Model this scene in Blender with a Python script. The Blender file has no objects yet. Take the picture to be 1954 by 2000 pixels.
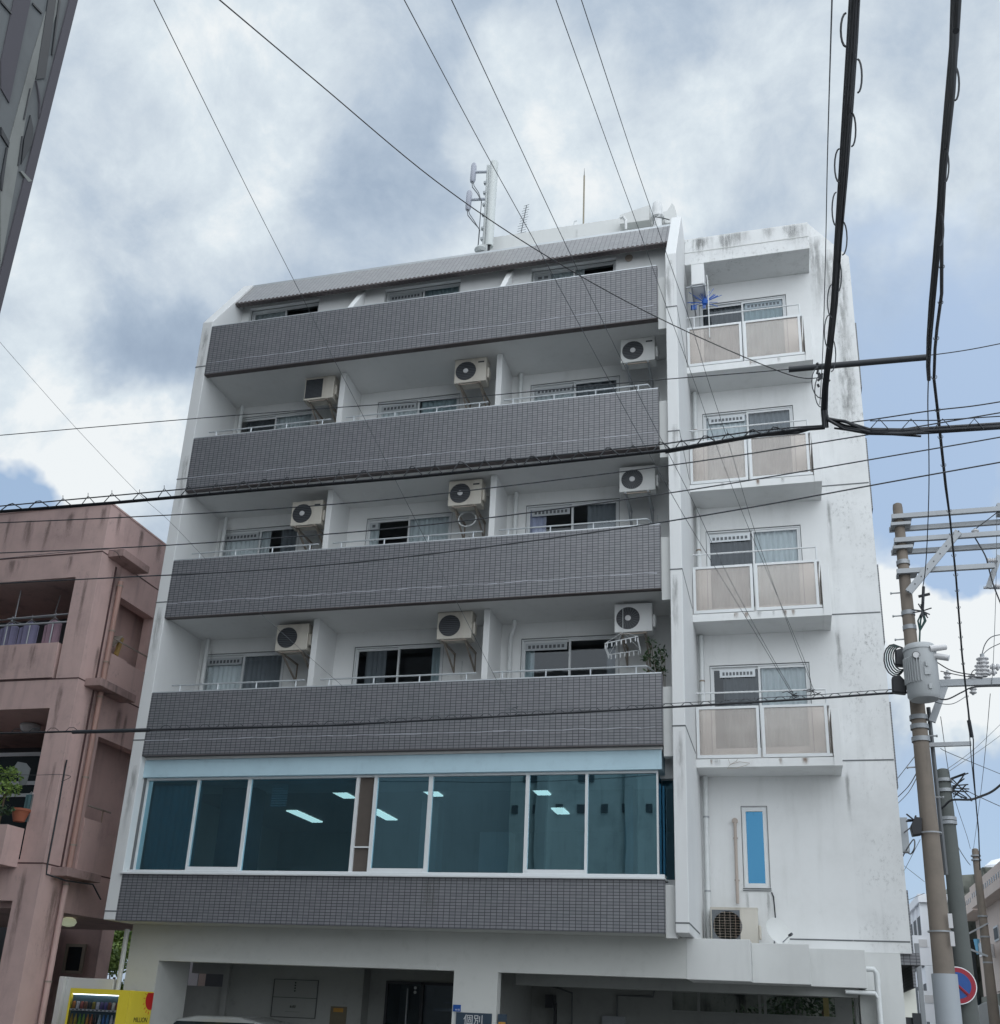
import bpy, bmesh, math, random
from mathutils import Vector, Matrix
import numpy as np
random.seed(7); rng = random.Random(11)
scn = bpy.context.scene
# ------------------------------------------------------------------ camera (solved from the photograph)
F = 2075.66826; PX, PY = 965.88047551, 1215.65801385
_w = np.array([-0.3631076, -0.00425078, -0.26755344]); CAM = np.array([11.6412034, -17.13023043, 1.6])
_t = np.linalg.norm(_w); _k = _w / _t
_K = np.array([[0, -_k[2], _k[1]], [_k[2], 0, -_k[0]], [-_k[1], _k[0], 0]])
RR = np.array([[1, 0, 0], [0, 0, -1], [0, 1, 0.]]) @ (np.eye(3) + math.sin(_t) * _K + (1 - math.cos(_t)) * _K @ _K)
cam_d = bpy.data.cameras.new('camera'); cam = bpy.data.objects.new('camera', cam_d)
scn.collection.objects.link(cam); scn.camera = cam
cam_d.sensor_fit = 'HORIZONTAL'; cam_d.sensor_width = 36; cam_d.lens = F / 1954 * 36
cam_d.shift_x = (977 - PX) / 1954; cam_d.shift_y = (PY - 1000) / 1954
cam_d.clip_end = 2000; cam_d.clip_start = 0.05
M4 = Matrix(((RR[0][0], -RR[1][0], -RR[2][0], CAM[0]), (RR[0][1], -RR[1][1], -RR[2][1], CAM[1]), (RR[0][2], -RR[1][2], -RR[2][2], CAM[2]), (0, 0, 0, 1)))
cam.matrix_world = M4
def ray(u, v): return RR.T @ np.array([(u - PX) / F, (v - PY) / F, 1.])
def aty(u, v, y):
    d = ray(u, v); s = (y - CAM[1]) / d[1]; p = CAM + s * d; return (float(p[0]), float(p[1]), float(p[2]))
def atx(u, v, x):
    d = ray(u, v); s = (x - CAM[0]) / d[0]; p = CAM + s * d; return (float(p[0]), float(p[1]), float(p[2]))
def zz(a, b, ox, oy, s=3.898): return ox + a / s, oy + b / s

# ------------------------------------------------------------------ world: daylight sky with broken cloud
SUN_EL, SUN_AZ = math.radians(58), math.radians(35)      # azimuth measured from +y towards +x
world = bpy.data.worlds.new("World"); scn.world = world; world.use_nodes = True
wt = world.node_tree; wt.nodes.clear()
def WN(t, **k):
    n = wt.nodes.new(t)
    for a, b in k.items(): setattr(n, a, b)
    return n
def wl(a, b): wt.links.new(a, b)
def wmath(op, a, b=None, c=None, clamp=False):
    n = WN('ShaderNodeMath', operation=op, use_clamp=clamp)
    for i, v in enumerate((a, b, c)):
        if v is None: continue
        if isinstance(v, (int, float)): n.inputs[i].default_value = v
        else: wl(v, n.inputs[i])
    return n.outputs[0]
sky = WN('ShaderNodeTexSky', sky_type='NISHITA', sun_disc=False, sun_elevation=SUN_EL, sun_rotation=SUN_AZ, air_density=1.0, dust_density=1.5, ozone_density=2.0)
tc = WN('ShaderNodeTexCoord')
def wnoise(scale, detail, rough, seedv, dist=0.0):
    mp = WN('ShaderNodeMapping'); mp.inputs['Location'].default_value = seedv
    wl(tc.outputs['Generated'], mp.inputs['Vector'])
    n = WN('ShaderNodeTexNoise'); n.inputs['Scale'].default_value = scale; n.inputs['Detail'].default_value = detail
    n.inputs['Roughness'].default_value = rough; n.inputs['Distortion'].default_value = dist
    wl(mp.outputs[0], n.inputs['Vector']); return n
wn = wnoise(3.2, 6, 0.62, (3.1, 1.7, 0.4)); 
vs = WN('ShaderNodeVectorMath', operation='SUBTRACT'); wl(wn.outputs['Color'], vs.inputs[0]); vs.inputs[1].default_value = (.5, .5, .5)
vsc = WN('ShaderNodeVectorMath', operation='SCALE'); wl(vs.outputs[0], vsc.inputs[0]); vsc.inputs['Scale'].default_value = 0.30
va = WN('ShaderNodeVectorMath', operation='ADD'); wl(tc.outputs['Generated'], va.inputs[0]); wl(vsc.outputs[0], va.inputs[1])
vn = WN('ShaderNodeVectorMath', operation='NORMALIZE'); wl(va.outputs[0], vn.inputs[0])
def blob(u, v, rad_px, wgt):
    d = ray(u, v); d = d / np.linalg.norm(d)
    dp = WN('ShaderNodeVectorMath', operation='DOT_PRODUCT'); wl(vn.outputs[0], dp.inputs[0]); dp.inputs[1].default_value = tuple(d)
    mr = WN('ShaderNodeMapRange', interpolation_type='SMOOTHSTEP')
    wl(dp.outputs['Value'], mr.inputs['Value']); a = math.atan(rad_px / 2300)
    mr.inputs['From Min'].default_value = math.cos(a); mr.inputs['From Max'].default_value = 1.0
    mr.inputs['To Min'].default_value = 0; mr.inputs['To Max'].default_value = wgt
    return mr.outputs[0]
def total(bl, base):
    acc = None
    for b in bl:
        o = blob(*b); acc = o if acc is None else wmath('ADD', acc, o)
    return wmath('ADD', acc, base)
# cloud brightness field: bright white masses and grey undersides
n1 = wnoise(3.4, 9, 0.60, (0.3, 5.2, 1.1), 0.3); n2 = wnoise(9.0, 10, 0.66, (9.3, 2.2, 4.1), 0.25)
nz = wmath('ADD', wmath('MULTIPLY', wmath('SUBTRACT', n1.outputs['Fac'], 0.5), 1.25), wmath('MULTIPLY', wmath('SUBTRACT', n2.outputs['Fac'], 0.5), 1.65))
bright = total([(230, 150, 430, .22), (560, 130, 260, .14), (120, 870, 360, .55), (60, 480, 260, .22), (1180, 260, 330, .42), (620, 330, 200, .16), (1850, 1240, 240, .75), (1700, 1180, 160, .3), (1560, 330, 260, .10), (820, 470, 200, .25), (1880, 160, 280, .15), (1740, 330, 120, .14), (1500, 160, 130, .12), (1900, 420, 120, .12),
                (340, 610, 200, -.30), (800, 330, 200, -.24), (470, 640, 160, -.12), (240, 330, 160, -.12), (1000, 110, 220, -.14), (1250, 90, 180, -.10), (60, 700, 160, -.1)], 0.54)
# unseen glow added to the sky behind the camera to light the facade
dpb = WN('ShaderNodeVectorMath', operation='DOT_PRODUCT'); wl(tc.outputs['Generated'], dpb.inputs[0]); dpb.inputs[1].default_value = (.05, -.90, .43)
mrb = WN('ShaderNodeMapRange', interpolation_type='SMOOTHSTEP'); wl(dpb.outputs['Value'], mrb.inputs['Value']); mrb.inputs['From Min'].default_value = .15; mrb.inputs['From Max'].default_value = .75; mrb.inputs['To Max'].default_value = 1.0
val = wmath('ADD', bright, wmath('MULTIPLY', nz, 0.62), clamp=True)
cr = WN('ShaderNodeValToRGB'); wl(val, cr.inputs['Fac'])
els = cr.color_ramp.elements
els[0].position = 0.0; els[0].color = (0.30, 0.38, 0.50, 1)
els[1].position = 1.0; els[1].color = (0.86, 0.90, 0.92, 1)
for p_, c_ in ((.28, (0.37, 0.46, 0.58, 1)), (.50, (0.47, 0.56, 0.67, 1)), (.70, (0.60, 0.68, 0.76, 1)), (.86, (0.71, 0.79, 0.85, 1))):
    e = els.new(p_); e.color = c_
# clear-sky mask: right hand side and small deep-blue gap at the left edge
clear = total([(1860, 740, 430, 1.3), (1760, 960, 260, .8), (1860, 1560, 330, 1.1), (1780, 1750, 250, .8), (-60, 960, 190, 1.8), (1880, 1060, 130, .8), (1850, 1260, 210, -1.9), (120, 820, 200, -.8)], -0.25)
clm = wmath('ADD', clear, wmath('MULTIPLY', nz, 0.35), clamp=True)
skc = WN('ShaderNodeVectorMath', operation='SCALE'); wl(sky.outputs[0], skc.inputs[0]); skc.inputs['Scale'].default_value = 1.0
cls = WN('ShaderNodeVectorMath', operation='SCALE'); wl(cr.outputs['Color'], cls.inputs[0]); cls.inputs['Scale'].default_value = 9.3
# thin high veil keeps the open sky pale
veil = WN('ShaderNodeMix', data_type='RGBA'); veil.inputs['Factor'].default_value = 0.72
wl(skc.outputs[0], veil.inputs[6]); veil.inputs[7].default_value = (3.9, 5.3, 7.2, 1)
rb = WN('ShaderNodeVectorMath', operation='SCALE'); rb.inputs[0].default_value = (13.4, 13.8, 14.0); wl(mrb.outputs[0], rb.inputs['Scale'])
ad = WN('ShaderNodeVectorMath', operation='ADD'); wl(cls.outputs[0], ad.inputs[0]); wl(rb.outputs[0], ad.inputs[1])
mx = WN('ShaderNodeMix', data_type='RGBA'); wl(clm, mx.inputs['Factor']); wl(ad.outputs[0], mx.inputs[6]); wl(veil.outputs[2], mx.inputs[7])
bg = WN('ShaderNodeBackground'); wl(mx.outputs[2], bg.inputs['Color']); bg.inputs['Strength'].default_value = 0.1
wo = WN('ShaderNodeOutputWorld'); wl(bg.outputs[0], wo.inputs[0])
# ------------------------------------------------------------------ sun (veiled by cloud)
sl = bpy.data.lights.new('sun', 'SUN'); sun = bpy.data.objects.new('sun', sl); scn.collection.objects.link(sun)
sl.energy = 0.5; sl.angle = math.radians(14); sl.color = (1, .96, .9)
sd = Vector((math.sin(SUN_AZ) * math.cos(SUN_EL), math.cos(SUN_AZ) * math.cos(SUN_EL), math.sin(SUN_EL)))
sun.rotation_euler = sd.to_track_quat('Z', 'Y').to_euler()
scn.view_settings.view_transform = 'Standard'; scn.view_settings.look = 'None'; scn.view_settings.exposure = 0.12; scn.view_settings.gamma = 1
scn.cycles.max_bounces = 8; scn.cycles.transparent_max_bounces = 16

# ------------------------------------------------------------------ materials
MATS = {}
def nmat(name):
    m = bpy.data.materials.new(name); m.use_nodes = True; MATS[name] = m
    return m, m.node_tree, m.node_tree.nodes['Principled BSDF']
def _math(nt, op, a, b=None, clamp=False):
    n = nt.nodes.new('ShaderNodeMath'); n.operation = op; n.use_clamp = clamp
    for i, v in enumerate((a, b)):
        if v is None: continue
        if isinstance(v, (int, float)): n.inputs[i].default_value = v
        else: nt.links.new(v, n.inputs[i])
    return n.outputs[0]
def _noise(nt, scale, sc3=(1, 1, 1), detail=5, rough=.6):
    t = nt.nodes.new('ShaderNodeTexCoord'); mp = nt.nodes.new('ShaderNodeMapping'); mp.inputs['Scale'].default_value = sc3
    nt.links.new(t.outputs['Object'], mp.inputs[0]); n = nt.nodes.new('ShaderNodeTexNoise')
    n.inputs['Scale'].default_value = scale; n.inputs['Detail'].default_value = detail; n.inputs['Roughness'].default_value = rough
    nt.links.new(mp.outputs[0], n.inputs['Vector']); return n.outputs['Fac']
def _range(nt, v, a, b, c=0., d=1.):
    n = nt.nodes.new('ShaderNodeMapRange'); n.interpolation_type = 'SMOOTHSTEP'
    for i, x in zip(('From Min', 'From Max', 'To Min', 'To Max'), (a, b, c, d)): n.inputs[i].default_value = x
    nt.links.new(v, n.inputs['Value']); return n.outputs[0]
def _mix(nt, f, a, b, mode='MIX'):
    n = nt.nodes.new('ShaderNodeMix'); n.data_type = 'RGBA'; n.blend_type = mode
    if isinstance(f, (int, float)): n.inputs['Factor'].default_value = f
    else: nt.links.new(f, n.inputs['Factor'])
    for i, x in ((6, a), (7, b)):
        if isinstance(x, tuple): n.inputs[i].default_value = (*x, 1)
        else: nt.links.new(x, n.inputs[i])
    return n.outputs[2]
def _bump(nt, bs, h, strength, dist=.01):
    b = nt.nodes.new('ShaderNodeBump'); b.inputs['Strength'].default_value = strength; b.inputs['Distance'].default_value = dist
    nt.links.new(h, b.inputs['Height']); nt.links.new(b.outputs[0], bs.inputs['Normal'])
def paint(name, col, dirt=(.3, .3, .28), damt=.35, rough=.75, streak=True, spots=0., metal=0, bump=.15, scale=1.):
    m, nt, bs = nmat(name)
    f1 = _range(nt, _noise(nt, .9 * scale, detail=7, rough=.65), .42, .75)
    f2 = _range(nt, _noise(nt, 3.5 * scale, (1, 1, .13), 6), .5, .78) if streak else _range(nt, _noise(nt, 6 * scale), .5, .8)
    f = _math(nt, 'MULTIPLY', _math(nt, 'ADD', _math(nt, 'MULTIPLY', f1, .6), _math(nt, 'MULTIPLY', f2, .7)), damt, True)
    c = _mix(nt, f, col, dirt)
    if spots:
        s = _range(nt, _noise(nt, 16 * scale, (1, 1, .6), detail=10, rough=.85), .50, .66)
        s2 = _range(nt, _noise(nt, 1.6 * scale, detail=4), .42 if spots > .5 else .5, .68)
        c = _mix(nt, _math(nt, 'MULTIPLY', _math(nt, 'MULTIPLY', s, s2), spots), c, (.06, .065, .06))
    nt.links.new(c, bs.inputs['Base Color']); bs.inputs['Roughness'].default_value = rough; bs.inputs['Metallic'].default_value = metal
    if bump: _bump(nt, bs, _noise(nt, 60 * scale, detail=4), bump, .004)
    return m
def plain(name, col, rough=.5, metal=0., var=.12, scale=8.):
    m, nt, bs = nmat(name)
    f = _noise(nt, scale, detail=4); d = tuple(c * (1 - var) for c in col); l = tuple(min(1, c * (1 + var)) for c in col)
    nt.links.new(_mix(nt, f, d, l), bs.inputs['Base Color']); bs.inputs['Roughness'].default_value = rough; bs.inputs['Metallic'].default_value = metal
    return m
def tile(name, ca, cb, mortar, zs=1., bw=.1, rh=.05, ms=.0045, var=.5, patch=((.86, .93, .91), (1.09, 1.04, 1.07)), rough=.38):
    m, nt, bs = nmat(name)
    t = nt.nodes.new('ShaderNodeTexCoord'); sp = nt.nodes.new('ShaderNodeSeparateXYZ'); nt.links.new(t.outputs['Object'], sp.inputs[0])
    cb_ = nt.nodes.new('ShaderNodeCombineXYZ'); nt.links.new(_math(nt, 'ADD', sp.outputs[0], sp.outputs[1]) if zs == 1. else sp.outputs[0], cb_.inputs[0])
    nt.links.new(_math(nt, 'MULTIPLY', sp.outputs[2], zs), cb_.inputs[1])
    b = nt.nodes.new('ShaderNodeTexBrick'); b.offset = 0; b.squash = 1
    nt.links.new(cb_.outputs[0], b.inputs['Vector'])
    b.inputs['Color1'].default_value = (*ca, 1); b.inputs['Color2'].default_value = (*cb, 1); b.inputs['Mortar'].default_value = (*mortar, 1)
    for k_, v_ in (('Scale', 1), ('Mortar Size', ms), ('Mortar Smooth', .15), ('Bias', 0), ('Brick Width', bw), ('Row Height', rh)): b.inputs[k_].default_value = v_
    pt = _mix(nt, _noise(nt, 1.1, detail=6, rough=.7), patch[0], patch[1])
    c = _mix(nt, 1., b.outputs['Color'], pt, 'MULTIPLY')
    st = _range(nt, _noise(nt, 2.2, (1.6, 1, .18), 6), .52, .8, 0, var)
    c = _mix(nt, st, c, tuple(x * .75 for x in cb))
    nt.links.new(c, bs.inputs['Base Color']); bs.inputs['Roughness'].default_value = rough
    _bump(nt, bs, b.outputs['Fac'], -.5, .004)
    return m
def glass(name, tint, refl=.12, rough=.01, spec=(1, 1, 1), wob=.0):
    m, nt, bs = nmat(name); nt.nodes.remove(bs); out = nt.nodes['Material Output']
    tr = nt.nodes.new('ShaderNodeBsdfTransparent'); tr.inputs[0].default_value = (*tint, 1)
    gl = nt.nodes.new('ShaderNodeBsdfGlossy'); gl.inputs['Roughness'].default_value = rough; gl.inputs['Color'].default_value = (*spec, 1)
    fr = nt.nodes.new('ShaderNodeFresnel'); fr.inputs['IOR'].default_value = 1.5
    f = _math(nt, 'ADD', fr.outputs[0], refl, True)
    if wob:
        bn = nt.nodes.new('ShaderNodeBump'); bn.inputs['Strength'].default_value = wob; bn.inputs['Distance'].default_value = .02
        nt.links.new(_noise(nt, 1.3, detail=1), bn.inputs['Height']); nt.links.new(bn.outputs[0], gl.inputs['Normal'])
    mxs = nt.nodes.new('ShaderNodeMixShader'); nt.links.new(f, mxs.inputs[0]); nt.links.new(tr.outputs[0], mxs.inputs[1]); nt.links.new(gl.outputs[0], mxs.inputs[2])
    nt.links.new(mxs.outputs[0], out.inputs['Surface']); return m
def emit(name, col, st):
    m, nt, bs = nmat(name); bs.inputs['Base Color'].default_value = (*col, 1); bs.inputs['Emission Color'].default_value = (*col, 1); bs.inputs['Emission Strength'].default_value = st
    return m

W = paint('white_wall', (.71, .72, .72), (.47, .475, .46), .38, .8, spots=.14)
WD = paint('weathered_white', (.70, .71, .71), (.42, .425, .42), .5, .85, spots=.62)
WM = paint('smooth_white', (.67, .68, .68), (.46, .46, .45), .22, .6)
WS = paint('soffit_white', (.74, .745, .74), (.56, .56, .54), .35, .85, streak=False)
WL = paint('ledge_white', (.62, .63, .62), (.36, .37, .36), .25, .8)
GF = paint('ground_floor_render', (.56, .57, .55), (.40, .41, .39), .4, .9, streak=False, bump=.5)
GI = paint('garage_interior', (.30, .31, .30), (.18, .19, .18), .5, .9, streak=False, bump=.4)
TL = tile('grey_tile', (.166, .168, .182), (.200, .201, .214), (.034, .035, .040), ms=.0055)
TR = tile('roof_tile', (.26, .25, .25), (.34, .33, .325), (.07, .065, .065), zs=1.19, bw=.1, rh=.05, ms=.006, rough=.3)
TE = plain('tile_edge', (.10, .085, .085), .6)
SL = plain('sealant', (.13, .14, .145), .8)
EF = paint('efflorescence', (.42, .43, .47), (.2, .2, .22), .8, .8)
AL = plain('white_aluminium', (.64, .66, .67), .4, .0, .05)
ALS = plain('silver_aluminium', (.50, .53, .55), .38, .3, .06)
LB = paint('pale_blue_lintel', (.46, .63, .71), (.33, .46, .53), .5, .6, streak=False)
GL = glass('window_glass', (.80, .84, .86), .02, spec=(.6, .64, .68))
GB = glass('blue_glass', (.26, .52, .66), .44, spec=(.50, .86, 1.0), wob=.04); GBD = glass('blue_return_glass', (.18, .40, .50), .12, spec=(.24, .46, .60))
GSK = glass('mirror_blue_glass', (.02, .10, .2), .50, spec=(.06, .19, .32))
BR = None
m, nt, bs = nmat('bronze_panel'); nt.nodes.remove(bs)
tr = nt.nodes.new('ShaderNodeBsdfTransparent'); tr.inputs[0].default_value = (.86, .81, .77, 1)
df = nt.nodes.new('ShaderNodeBsdfDiffuse'); dirt = _range(nt, _noise(nt, 3, detail=6), .35, .75)
nt.links.new(_mix(nt, dirt, (.56, .52, .49), (.70, .67, .63)), df.inputs[0])
gl = nt.nodes.new('ShaderNodeBsdfGlossy'); gl.inputs['Roughness'].default_value = .25
ms_ = nt.nodes.new('ShaderNodeMixShader'); ms_.inputs[0].default_value = .30; nt.links.new(tr.outputs[0], ms_.inputs[1]); nt.links.new(df.outputs[0], ms_.inputs[2])
m2_ = nt.nodes.new('ShaderNodeMixShader'); m2_.inputs[0].default_value = .06; nt.links.new(ms_.outputs[0], m2_.inputs[1]); nt.links.new(gl.outputs[0], m2_.inputs[2])
nt.links.new(m2_.outputs[0], nt.nodes['Material Output'].inputs['Surface']); BR = m
def curtain_mat(name, col):
    m, nt, bs = nmat(name)
    f = _noise(nt, 9, (1, 1, .05), 3); nt.links.new(_mix(nt, f, tuple(c * .8 for c in col), col), bs.inputs['Base Color']); bs.inputs['Roughness'].default_value = .9
    return m
CL = curtain_mat('lace_curtain', (.86, .90, .90)); CG = curtain_mat('grey_curtain', (.30, .32, .34)); CV = curtain_mat('violet_curtain', (.68, .69, .86)); CT = curtain_mat('teal_curtain', (.52, .62, .64)); CD = curtain_mat('unlit_room_sheet', (.12, .13, .14))  # CD: dark sheet whose tone stands for the unlit room behind bare panes
DK = plain('dark_room', (.10, .11, .12), .9); RM = plain('room_wall', (.20, .21, .22), .9)
ACW = paint('ac_white', (.60, .61, .60), (.40, .38, .34), .3, .5); ACC = paint('ac_cream', (.55, .52, .46), (.28, .24, .2), .55, .55)
ACG = plain('ac_grille_dark', (.035, .038, .045), .5); ACGR = plain('ac_grille_grey', (.11, .12, .13), .5); RUST = paint('rusty_steel', (.32, .28, .24), (.16, .09, .05), .9, .7); GAL = paint('galvanised_steel', (.33, .35, .37), (.20, .20, .21), .6, .5, metal=.25)
PV = plain('pvc_pipe', (.62, .64, .64), .45); BK = plain('black_cable', (.015, .017, .022), .55); BK2 = plain('dark_cable', (.03, .034, .04), .6); GN = plain('green_cable', (.02, .06, .055), .5)
GW = plain('grey_wire', (.10, .11, .12), .5)
CP = paint('concrete_pole', (.215, .182, .152), (.10, .09, .08), 1.0, .9); CP2 = paint('dark_concrete_pole', (.11, .12, .115), (.06, .07, .07), .8, .9); CPG = paint('painted_sleeve', (.36, .39, .42), (.28, .3, .32), .4, .6)
PK = paint('pink_render', (.60, .43, .40), (.32, .23, .22), .8, .9, spots=.45, bump=.5, scale=1.)
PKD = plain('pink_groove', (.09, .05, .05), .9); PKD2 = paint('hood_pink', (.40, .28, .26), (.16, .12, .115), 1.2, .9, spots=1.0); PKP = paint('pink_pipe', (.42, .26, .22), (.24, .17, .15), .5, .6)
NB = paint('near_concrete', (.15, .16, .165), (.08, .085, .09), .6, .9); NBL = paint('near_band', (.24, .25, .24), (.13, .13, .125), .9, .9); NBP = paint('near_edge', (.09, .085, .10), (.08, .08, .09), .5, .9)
BGC = paint('beige_render', (.62, .53, .48), (.46, .38, .34), .4, .9); MOS = paint('mossy_concrete', (.20, .21, .185), (.02, .024, .02), 1.5, .95, spots=.9, scale=.8); BGW = paint('far_white', (.76, .78, .82), (.6, .62, .66), .3, .8); CRM = paint('far_cream', (.62, .62, .56), (.5, .49, .44), .4, .8)
ASP = paint('asphalt', (.17, .17, .168), (.11, .11, .11), .6, .95, streak=False, bump=.8); CON = paint('opposite_concrete', (.62, .64, .62), (.30, .33, .33), .8, .9)
YE = paint('yellow_enamel', (.72, .58, .05), (.55, .44, .05), .2, .35, bump=0); RD = plain('red_paint', (.50, .02, .02), .45); BKP = plain('black_print', (.02, .02, .02), .6); WHT = plain('white_plastic', (.8, .82, .85), .4)
BLU = plain('sign_blue', (.01, .07, .28), .4); REDS = plain('sign_red', (.30, .01, .03), .4); NAVY = plain('navy_plate', (.03, .05, .075), .4); ORG = plain('orange_plate', (.42, .22, .04), .5); BLUEP = plain('blue_plastic', (.02, .12, .50), .45)
CER = plain('porcelain', (.55, .55, .56), .25); TRF = paint('transformer_grey', (.40, .42, .43), (.36, .37, .38), .35, .45); TER = plain('terracotta', (.34, .11, .06), .8)
WOOD = plain('yellow_wood', (.45, .30, .10), .7); FLO = emit('fluorescent', (1, .90, .76), 2.4); LMP = emit('porch_globe', (.8, .88, .62), .22)
CARM = plain('silver_car', (.50, .52, .52), .3, .2, .03); RUB = plain('rubber', (.02, .02, .02), .8); CGL = plain('car_glass', (.02, .03, .035), .08)
def leafm(name, a, b):
    m, nt, bs = nmat(name); oi = nt.nodes.new('ShaderNodeTexCoord')
    nt.links.new(_mix(nt, _range(nt, _noise(nt, 5, detail=4), .35, .65), a, b), bs.inputs['Base Color']); bs.inputs['Roughness'].default_value = .6; return m
LG = leafm('leaf_green', (.06, .12, .02), (.24, .36, .07)); LD = leafm('leaf_dark', (.015, .04, .015), (.05, .10, .035)); BARK = plain('bark', (.12, .09, .06), .9)
CLO = plain('lilac_cloth', (.22, .21, .32), .9); CLP = plain('mauve_cloth', (.32, .22, .27), .9); CLT = plain('teal_cloth', (.07, .14, .15), .9)

# ------------------------------------------------------------------ mesh helpers
col = scn.collection
class MB:
    def __init__(s): s.v = []; s.f = []
    def quad(s, *p):
        n = len(s.v); s.v += [tuple(q) for q in p]; s.f.append(tuple(range(n, n + len(p)))); return s
    def box(s, x0, x1, y0, y1, z0, z1):
        n = len(s.v); s.v += [(x, y, z) for z in (z0, z1) for y in (y0, y1) for x in (x0, x1)]
        s.f += [tuple(n + i for i in q) for q in ((0, 2, 3, 1), (4, 5, 7, 6), (0, 1, 5, 4), (2, 6, 7, 3), (0, 4, 6, 2), (1, 3, 7, 5))]; return s
    def bar(s, a, b, w, h, up=(0, 0, 1)):
        a = Vector(a); b = Vector(b); d = (b - a).normalized(); u = Vector(up)
        if abs(d.dot(u)) > .98: u = Vector((1, 0, 0))
        r = d.cross(u).normalized(); u = r.cross(d).normalized(); n = len(s.v)
        for p in (a, b):
            for i, j in ((-1, -1), (1, -1), (1, 1), (-1, 1)): s.v.append(tuple(p + r * (w / 2 * i) + u * (h / 2 * j)))
        s.f += [tuple(n + i for i in q) for q in ((0, 3, 2, 1), (4, 5, 6, 7), (0, 1, 5, 4), (1, 2, 6, 5), (2, 3, 7, 6), (3, 0, 4, 7))]; return s
    def tube(s, pts, r, seg=8, cap=True):
        P = [Vector(p) for p in pts]; n0 = len(s.v); rs = r if isinstance(r, (list, tuple)) else [r] * len(P); u = None
        for i, p in enumerate(P):
            d = (P[min(i + 1, len(P) - 1)] - P[max(i - 1, 0)]).normalized()
            if u is None: u = d.orthogonal().normalized()
            else:
                u = (u - d * u.dot(d))
                u = u.normalized() if u.length > 1e-6 else d.orthogonal().normalized()
            w = d.cross(u)
            for k in range(seg):
                a = 2 * math.pi * k / seg; s.v.append(tuple(p + (u * math.cos(a) + w * math.sin(a)) * rs[i]))
        for i in range(len(P) - 1):
            for k in range(seg):
                a = n0 + i * seg + k; b = n0 + i * seg + (k + 1) % seg; s.f.append((a, b, b + seg, a + seg))
        if cap:
            s.f.append(tuple(n0 + k for k in reversed(range(seg)))); e = n0 + (len(P) - 1) * seg; s.f.append(tuple(e + k for k in range(seg)))
        return s
    def prism(s, poly, ax, a, b):       # poly of 2D points in the plane across axis ax
        def mk(p, t): return {'x': (t, p[0], p[1]), 'y': (p[0], t, p[1]), 'z': (p[0], p[1], t)}[ax]
        n = len(s.v); k = len(poly); s.v += [mk(p, a) for p in poly] + [mk(p, b) for p in poly]
        s.f.append(tuple(range(n, n + k))); s.f.append(tuple(reversed(range(n + k, n + 2 * k))))
        for i in range(k):
            j = (i + 1) % k; s.f.append((n + i, n + k + i, n + k + j, n + j))
        return s
    def lathe(s, c, prof, seg=20, axis='z'):
        n = len(s.v); c = Vector(c)
        for r, t in prof:
            for k in range(seg):
                a = 2 * math.pi * k / seg; x, y = r * math.cos(a), r * math.sin(a)
                s.v.append(tuple(c + Vector({'z': (x, y, t), 'y': (x, t, y), 'x': (t, x, y)}[axis])))
        for i in range(len(prof) - 1):
            for k in range(seg):
                a = n + i * seg + k; b = n + i * seg + (k + 1) % seg; s.f.append((a, b, b + seg, a + seg))
        s.f.append(tuple(n + k for k in range(seg))); e = n + (len(prof) - 1) * seg; s.f.append(tuple(e + k for k in range(seg)))
        return s
    def build(s, name, mat, parent=None, smooth=False, bev=0.):
        me = bpy.data.meshes.new(name); me.from_pydata(s.v, [], s.f); me.materials.append(mat)
        b = bmesh.new(); b.from_mesh(me); bmesh.ops.recalc_face_normals(b, faces=b.faces); b.to_mesh(me); b.free()
        o = bpy.data.objects.new(name, me); col.objects.link(o)
        if smooth:
            for p in me.polygons: p.use_smooth = True
            try: me.set_sharp_from_angle(angle=math.radians(40))
            except Exception: pass
        if bev:
            bm_ = o.modifiers.new('bevel', 'BEVEL'); bm_.width = bev; bm_.segments = 2; bm_.limit_method = 'ANGLE'
        if parent: o.parent = parent
        return o
def tag(o, label=None, cat=None, group=None, kind=None):
    for k, v in (('label', label), ('category', cat), ('group', group), ('kind', kind)):
        if v: o[k] = v
    return o
def thing(name, label, cat, group=None, loc=(0, 0, 0)):
    o = bpy.data.objects.new(name, None); col.objects.link(o); o.location = loc; o.empty_display_size = .3
    return tag(o, label, cat, group)
def copy_tree(o, parent=None):
    c = o.copy(); col.objects.link(c)
    if parent: c.parent = parent
    for ch in o.children: copy_tree(ch, c)
    return c
def wall_y(mb, x0, x1, z0, z1, y, th, holes=()):
    """wall in the plane y (facing -y) with rectangular openings (hx0,hx1,hz0,hz1)"""
    xs = sorted({x0, x1, *[h[i] for h in holes for i in (0, 1)]}); zs = sorted({z0, z1, *[h[i] for h in holes for i in (2, 3)]})
    xs = [x for x in xs if x0 <= x <= x1]; zs = [z for z in zs if z0 <= z <= z1]
    for i in range(len(xs) - 1):
        for j in range(len(zs) - 1):
            cx, cz = (xs[i] + xs[i + 1]) / 2, (zs[j] + zs[j + 1]) / 2
            if any(h[0] < cx < h[1] and h[2] < cz < h[3] for h in holes): continue
            for yy in (y, y + th): mb.quad((xs[i], yy, zs[j]), (xs[i + 1], yy, zs[j]), (xs[i + 1], yy, zs[j + 1]), (xs[i], yy, zs[j + 1]))
    for hx0, hx1, hz0, hz1 in list(holes) + [(x0, x1, z0, z1)]:
        for a, b in (((hx0, hz0), (hx1, hz0)), ((hx1, hz0), (hx1, hz1)), ((hx1, hz1), (hx0, hz1)), ((hx0, hz1), (hx0, hz0))):
            mb.quad((a[0], y, a[1]), (b[0], y, b[1]), (b[0], y + th, b[1]), (a[0], y + th, a[1]))
    return mb
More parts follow.
